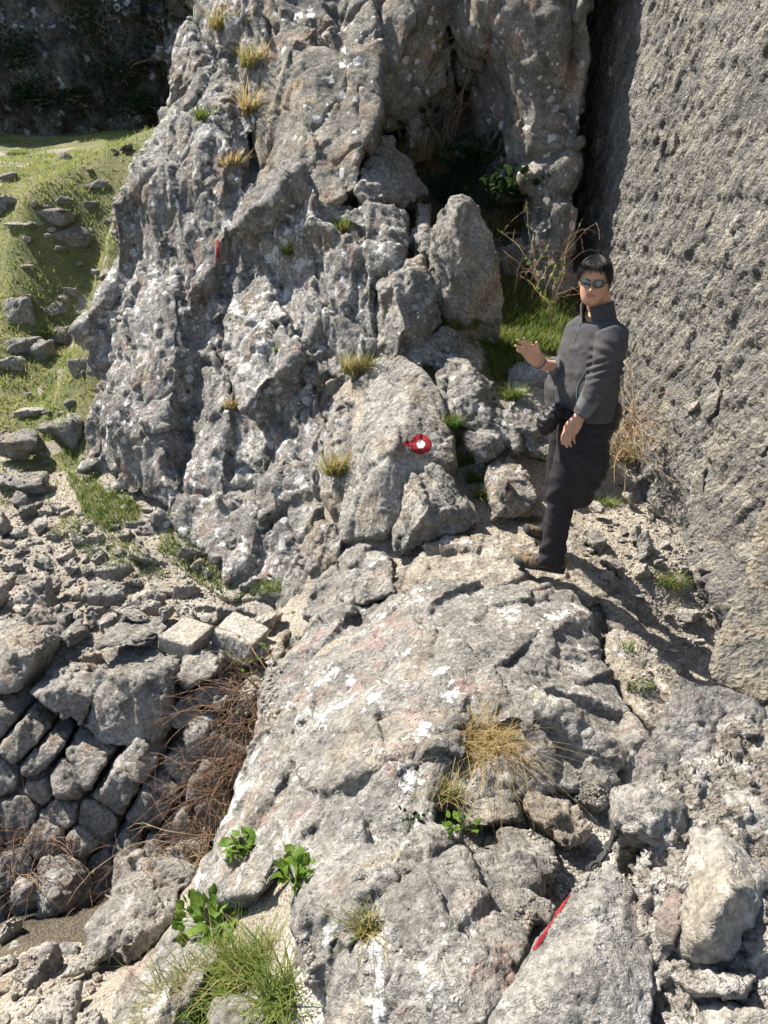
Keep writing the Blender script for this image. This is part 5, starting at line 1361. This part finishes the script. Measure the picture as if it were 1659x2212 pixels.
# --- sunglasses
sg = add('sunglasses', None, parent=person); sg['label'] = 'narrow wraparound sunglasses with mirrored lenses'
def sg_add(name, V, F, mat): return add(name, new_mesh(name, np.asarray(V) - O, F), mat, sg)
for sx in (-1, 1):
    rows = []
    for u in np.linspace(0, 1, 9):
        x = sx * (.010 + .050 * u); hh = .0155 * (1 - abs(2 * u - 1) ** 3.5) ** .5 + .002; y = .104 - .010 * u - .016 * u * u
        rows.append([(x, y + .003 * math.cos(v * 1.5), .1135 + .002 * u + hh * v) for v in np.linspace(-1, 1, 7)])
    R = np.array(rows); n0, n1 = R.shape[:2]; back_ = R - np.array([0, .003, 0])
    V = np.vstack([R.reshape(-1, 3), back_.reshape(-1, 3)]); idx = np.arange(n0 * n1).reshape(n0, n1); q = np.stack([idx[:-1, :-1], idx[:-1, 1:], idx[1:, 1:], idx[1:, :-1]], -1).reshape(-1, 4)
    sg_add('lens', hw2(V), np.vstack([q, q[:, ::-1] + n0 * n1]), 'lens')
    bord = np.vstack([R[:, 0], R[-1, 1:], R[::-1, -1][1:], R[0, ::-1][1:]])
    sg_add('frame', *tubes([hw2(bord)], [.0018 * 1.7], 6), 'frame_black')
    sg_add('temple', *tubes([hw2(np.array([(sx * .060, .078, .118), (sx * .076, .05, .119), (sx * .080, .0, .118), (sx * .079, -.02, .112)]))], [.0034], 6), 'frame_black')
sg_add('bridge', *tubes([hw2(np.array([(-.011, .105, .116), (0, .109, .118), (.011, .105, .116)]))], [.0026], 6), 'frame_black')
# --- fleece
def folds(me, amp, L, seed, ang=None, extra=None):
    V = getV(me).astype(np.float64); Q = V.copy(); Q[:, 2] *= 1.25; Q[:, 0] += .5 * Q[:, 2]
    d = amp * fbm(Q / L, 3, seed, ridged=True) + amp * .5 * fbm(V / (L * .4), 2, seed + 3)
    if extra is not None: d = d + extra(V)
    setV(me, V + getN(me) * d[:, None])
el = M(1306, 806, -.2)
def arm_folds(V):
    px_, py_ = topix(V); w = np.exp(-((py_ - 800) / 26) ** 2) * (px_ > 1268)
    return .009 * w * np.sin((py_ + .35 * (px_ - 1300)) / 2.5) + .004 * np.exp(-((py_ - 760) / 25) ** 2) * (px_ > 1275) * np.sin((py_ - .4 * px_) / 4)
fm = remesh([trunk(TORSO), limb(arm_l, 40, 24), limb(arm_r, 30, 24)], .0075)
smooth_mesh(fm, 4, .5); folds(fm, .0085, .13, 4, extra=arm_folds); smooth_mesh(fm, 1)
for m in ('fleece', 'fleece_yoke'): fm.materials.append(MATS[m])
FV = np.empty(len(fm.polygons) * 3, np.float32); fm.polygons.foreach_get('center', FV); FV = FV.reshape(-1, 3); fx, fy = topix(FV)
fm.polygons.foreach_set('material_index', (fy < 716 + .10 * (fx - 1250)).astype(np.int32))
fleece = wear('fleece_jacket', fm, None, label='dark grey fleece jacket with a standing collar')
def on_fleece(name, me_, mat):
    setV(me_, getV(me_) - O.astype(np.float32)); return add(name, me_, mat, fleece)
sp = remesh([limb([(1284,848,-.213,24,.058),(1272,866,-.216,21,.052),(1254,897,-.22,16,.043)], 20, 24)], .006); smooth_mesh(sp, 2); folds(sp, .002, .08, 9)
on_fleece('sleeve_panel', sp, 'sleeve_cloth')
sp = remesh([limb([(1210,796,.03,22,.055),(1192,789,-.02,18.5,.048)], 12, 24)], .006); smooth_mesh(sp, 1)
on_fleece('sleeve_panel', sp, 'sleeve_cloth')
hm = trunk([(897,1191,1318,.72,0),(890,1188,1320,.73,0),(880,1187,1321,.74,0)], 6, grow=.003)
on_fleece('hem_band', remesh([hm], .007), 'fleece')
# collar: open standing band round the neck
A_ = np.linspace(math.radians(20), math.radians(340), 40); rows = []
cc = M(1294, 690, .005); topc = M(1292, 650, -.005)
for t, gr in ((0, 0), (.5, .004), (1, .010)):
    c = cc * (1 - t) + topc * t
    rows.append([c + (LAT * math.sin(A) * (.090 - .016 * t) + FACE * math.cos(A) * (.094 + gr - (.022 * t if math.cos(A) < 0 else 0))) * (1.0) + np.array([0, 0, -.030 * (math.cos(A) > .5) * (1 - t) - .022 * t * max(0, math.cos(A))]) for A in A_])
R = np.array(rows); n0, n1 = R.shape[:2]; inner = R.copy(); ctr = np.array([cc, (cc + topc) / 2, topc])[:, None]
inner = ctr + (R - ctr) * np.array([.92, .92, 1.])
V = np.vstack([R.reshape(-1, 3), inner.reshape(-1, 3)]); idx = np.arange(n0 * n1).reshape(n0, n1); m_ = n0 * n1
q = np.stack([idx[:-1, :-1], idx[:-1, 1:], idx[1:, 1:], idx[1:, :-1]], -1).reshape(-1, 4)
rim = lambda s_: np.stack([s_[:-1], s_[1:], s_[1:] + m_, s_[:-1] + m_], -1)
F = np.vstack([q, q[:, ::-1] + m_, rim(idx[-1]), rim(idx[0]), rim(idx[:, 0]), rim(idx[:, -1])])
on_fleece('collar', new_mesh('collar', V, F), 'fleece')
wear('undershirt', remesh([limb([(1288,690,-.01,22,.060),(1282,672,-.02,20,.060)], 8)], .006), 'undershirt', label='beige undershirt collar')
bpy.context.view_layer.update(); DG = bpy.context.evaluated_depsgraph_get()
def on_cloth(pix, lift):
    out = []
    for a_, b_ in pix:
        p, nr = pick(a_, b_)
        if p is not None and abs(p[1] - PY0) < .5: out.append(p + nr * lift)
    return np.array(out)
for nm, pix, rad in [('zip', [(1258,688),(1252,704),(1246,722),(1239,740),(1232,756)], .0022), ('pocket_zip', [(1246,862),(1246,850),(1247,838),(1252,825),(1258,813),(1263,806)], .0024), ('seam', [(1196,838),(1194,850),(1196,862),(1199,872)], .0015)]:
    P = on_cloth(pix, .002)
    if len(P) > 2: on_fleece(nm, new_mesh(nm, *tubes([crom(P, 24)], [rad], 6)), 'zip_grey')
P = on_cloth([(1219,868),(1230,870),(1230,881),(1219,879),(1219,868)], .002)
if len(P) > 3: on_fleece('logo_patch', new_mesh('logo_patch', *tubes([P], [.0012], 4)), 'sleeve_cloth')
# --- trousers
tm = remesh([limb(leg_l, 44, 26), limb(leg_r, 40, 26), trunk([(925,1200,1302,.8,.0),(900,1196,1312,.76,0),(880,1196,1314,.74,0)], 8)], .008)
smooth_mesh(tm, 3)
def leg_folds(V):
    px_, py_ = topix(V); return .007 * np.exp(-((py_ - 1190) / 28) ** 2) * np.sin((py_ + .5 * px_) / 5.0) + .006 * np.exp(-((py_ - 1070) / 30) ** 2) * np.sin((py_ + .6 * px_) / 6)
folds(tm, .006, .14, 14, extra=leg_folds)
wear('trousers', tm, 'trouser_cloth', label='dark hiking trousers')
# --- shoes
def shoe(heel, toe, label):
    heel, toe = np.asarray(heel), np.asarray(toe); ax = toe - heel; L = np.linalg.norm(ax); ax /= L
    sd_ = np.cross(ax, [0, 0, 1]); sd_ /= np.linalg.norm(sd_); uu = np.cross(sd_, ax)
    S = np.linspace(0, 1, 22); root = add('shoe', None, parent=person, loc=tuple(heel - O)); root['label'] = label
    wS = np.interp(S, [0, .06, .25, .45, .7, .88, .96, 1], [.012, .030, .036, .037, .047, .043, .030, .008])
    hS = np.interp(S, [0, .05, .15, .32, .45, .6, .8, .95, 1], [.085, .105, .115, .105, .085, .068, .055, .045, .030])
    toeup = .012 * np.clip((S - .75) / .25, 0, 1) ** 2
    k = 24; a = np.arange(k) * 2 * math.pi / k
    def ringset(w, lo, hi):
        R = []
        for i, s_ in enumerate(S):
            c = np.sign(np.cos(a)) * np.abs(np.cos(a)) ** .6; sn = np.sin(a)
            z = np.where(sn > 0, lo[i] + (hi[i] - lo[i]) * np.abs(sn) ** .8, lo[i] - .012 * np.abs(sn) ** .5)
            x = w[i] * c * np.where(sn > 0, 1 - .45 * np.clip(sn, 0, 1) * (hi[i] > .06), 1)
            R.append(np.outer(np.full(k, s_ * L), ax) + np.outer(x, sd_) + np.outer(z + toeup[i], uu))
        return np.array(R)
    def put(nm, geo, mat, vox=.004, sm_=1):
        m = remesh([geo], vox); smooth_mesh(m, sm_); add(nm, m, mat, root)
    put('upper', skin_rings(ringset(wS, np.full(22, .022), hS)), 'shoe_suede')
    put('sole', skin_rings(ringset(wS + .005, np.full(22, .012), np.full(22, .030))), 'shoe_rubber')
    fs = S > .80
    R = ringset(wS + .002, np.full(22, .02), np.minimum(hS, .052)); put('toe_cap', skin_rings(R[17:]), 'shoe_rubber')
    R = ringset(wS + .0025, np.full(22, .02), np.minimum(hS, .05)); put('heel_cup', skin_rings(R[:6]), 'shoe_rubber')
    lp = []
    for s_ in (.42, .49, .56, .63):
        hh = np.interp(s_, S, hS); lp.append(np.array([ax * L * (s_ + .03) + sd_ * -.026 + uu * (hh - .012), ax * L * s_ + uu * (hh + .004), ax * L * (s_ - .03) + sd_ * .026 + uu * (hh - .012)]))
        lp.append(np.array([ax * L * (s_ - .03) + sd_ * -.026 + uu * (hh - .012), ax * L * s_ + uu * (hh + .006), ax * L * (s_ + .03) + sd_ * .026 + uu * (hh - .012)]))
    add('laces', new_mesh('laces', *tubes(lp, [.0035] * len(lp), 5)), 'lace', root)
shoe(M(1219, 1238, -.02), M(1108, 1216, .03), 'near brown hiking shoe with dark sole')
shoe(M(1194, 1178, .26), M(1126, 1146, .27), 'far brown hiking shoe partly hidden behind the leg')
# --- jacket tied round the waist
JS = [(884,1204,1330),(898,1206,1337),(915,1214,1331),(940,1224,1316),(970,1219,1313),(1000,1215,1311),(1030,1211,1300),(1055,1212,1290),(1078,1220,1271),(1096,1228,1238)]
jd = [.13, .14, .125, .10, .085, .075, .065, .055, .04, .02]
jy = [-.03, -.03, -.05, -.08, -.11, -.13, -.135, -.135, -.13, -.125]
jg = limb([((l + r_) / 2, p_, jy[i], (r_ - l) / 2, jd[i]) for i, (p_, l, r_) in enumerate(JS)], 50, 40, 2.2)
jm = remesh([jg], .0075); smooth_mesh(jm, 3)
V = getV(jm).astype(np.float64); px_, py_ = topix(V)
diag = sstep(1255, 1275, px_)
ph = diag * (py_ * 1.0 + .12 * px_) + (1 - diag) * (py_ * .9 + .75 * px_ * -1 + 40)
qlt = np.abs(np.sin(ph / 21 * math.pi))
drape = .007 * np.sin((px_ - 1215 - .25 * (py_ - 930)) / 9.) * sstep(915, 950, py_)
setV(jm, V + getN(jm) * (.012 * qlt ** .5 + drape + .004 * fbm(V / .06, 3, 5))[:, None]); smooth_mesh(jm, 1)
tj = wear('tied_jacket', jm, 'puffer', label='black quilted jacket tied round the waist and hanging down')
kn = remesh([limb([(1204,884,-.10,16,.05),(1194,896,-.12,19,.055),(1184,910,-.13,20,.055),(1176,922,-.13,17,.045),(1172,930,-.12,10,.03)], 20, 20), limb([(1204,888,-.10,10,.04),(1240,898,-.13,9,.03)], 8)], .006); smooth_mesh(kn, 2)
V = getV(kn).astype(np.float64); px_, py_ = topix(V)
setV(kn, V + getN(kn) * (.006 * np.abs(np.sin((py_ - .5 * px_ + 9 * fbm(V / .05, 2, 9)) / 5.2)) + .010 * fbm(V / .03, 3, 6))[:, None])
setV(kn, getV(kn) - O.astype(np.float32)); add('sleeve_knot', kn, 'puffer', tj)
# --- ring and bracelet
th = np.linspace(0, 2 * math.pi, 17)
def band(c, n, rad, w, name, mat):
    n = n / np.linalg.norm(n); u_ = np.cross(n, [0, 1., 0.1]); u_ /= np.linalg.norm(u_); v_ = np.cross(n, u_)
    P = np.array([c + rad * (math.cos(t) * u_ + math.sin(t) * v_) for t in th]); setm = new_mesh(name, *tubes([P], [w], 6))
    wear(name, setm, mat)
band(M(1231, 950, -.247), M(1231, 957, -.245) - M(1231, 945, -.248), .0105, .0028, 'finger_ring', 'ring_metal')
band(M(1169, 785, -.05), M(1161, 777, -.055) - M(1176, 789, -.045), .0325, .004, 'bracelet', 'bracelet_cord')
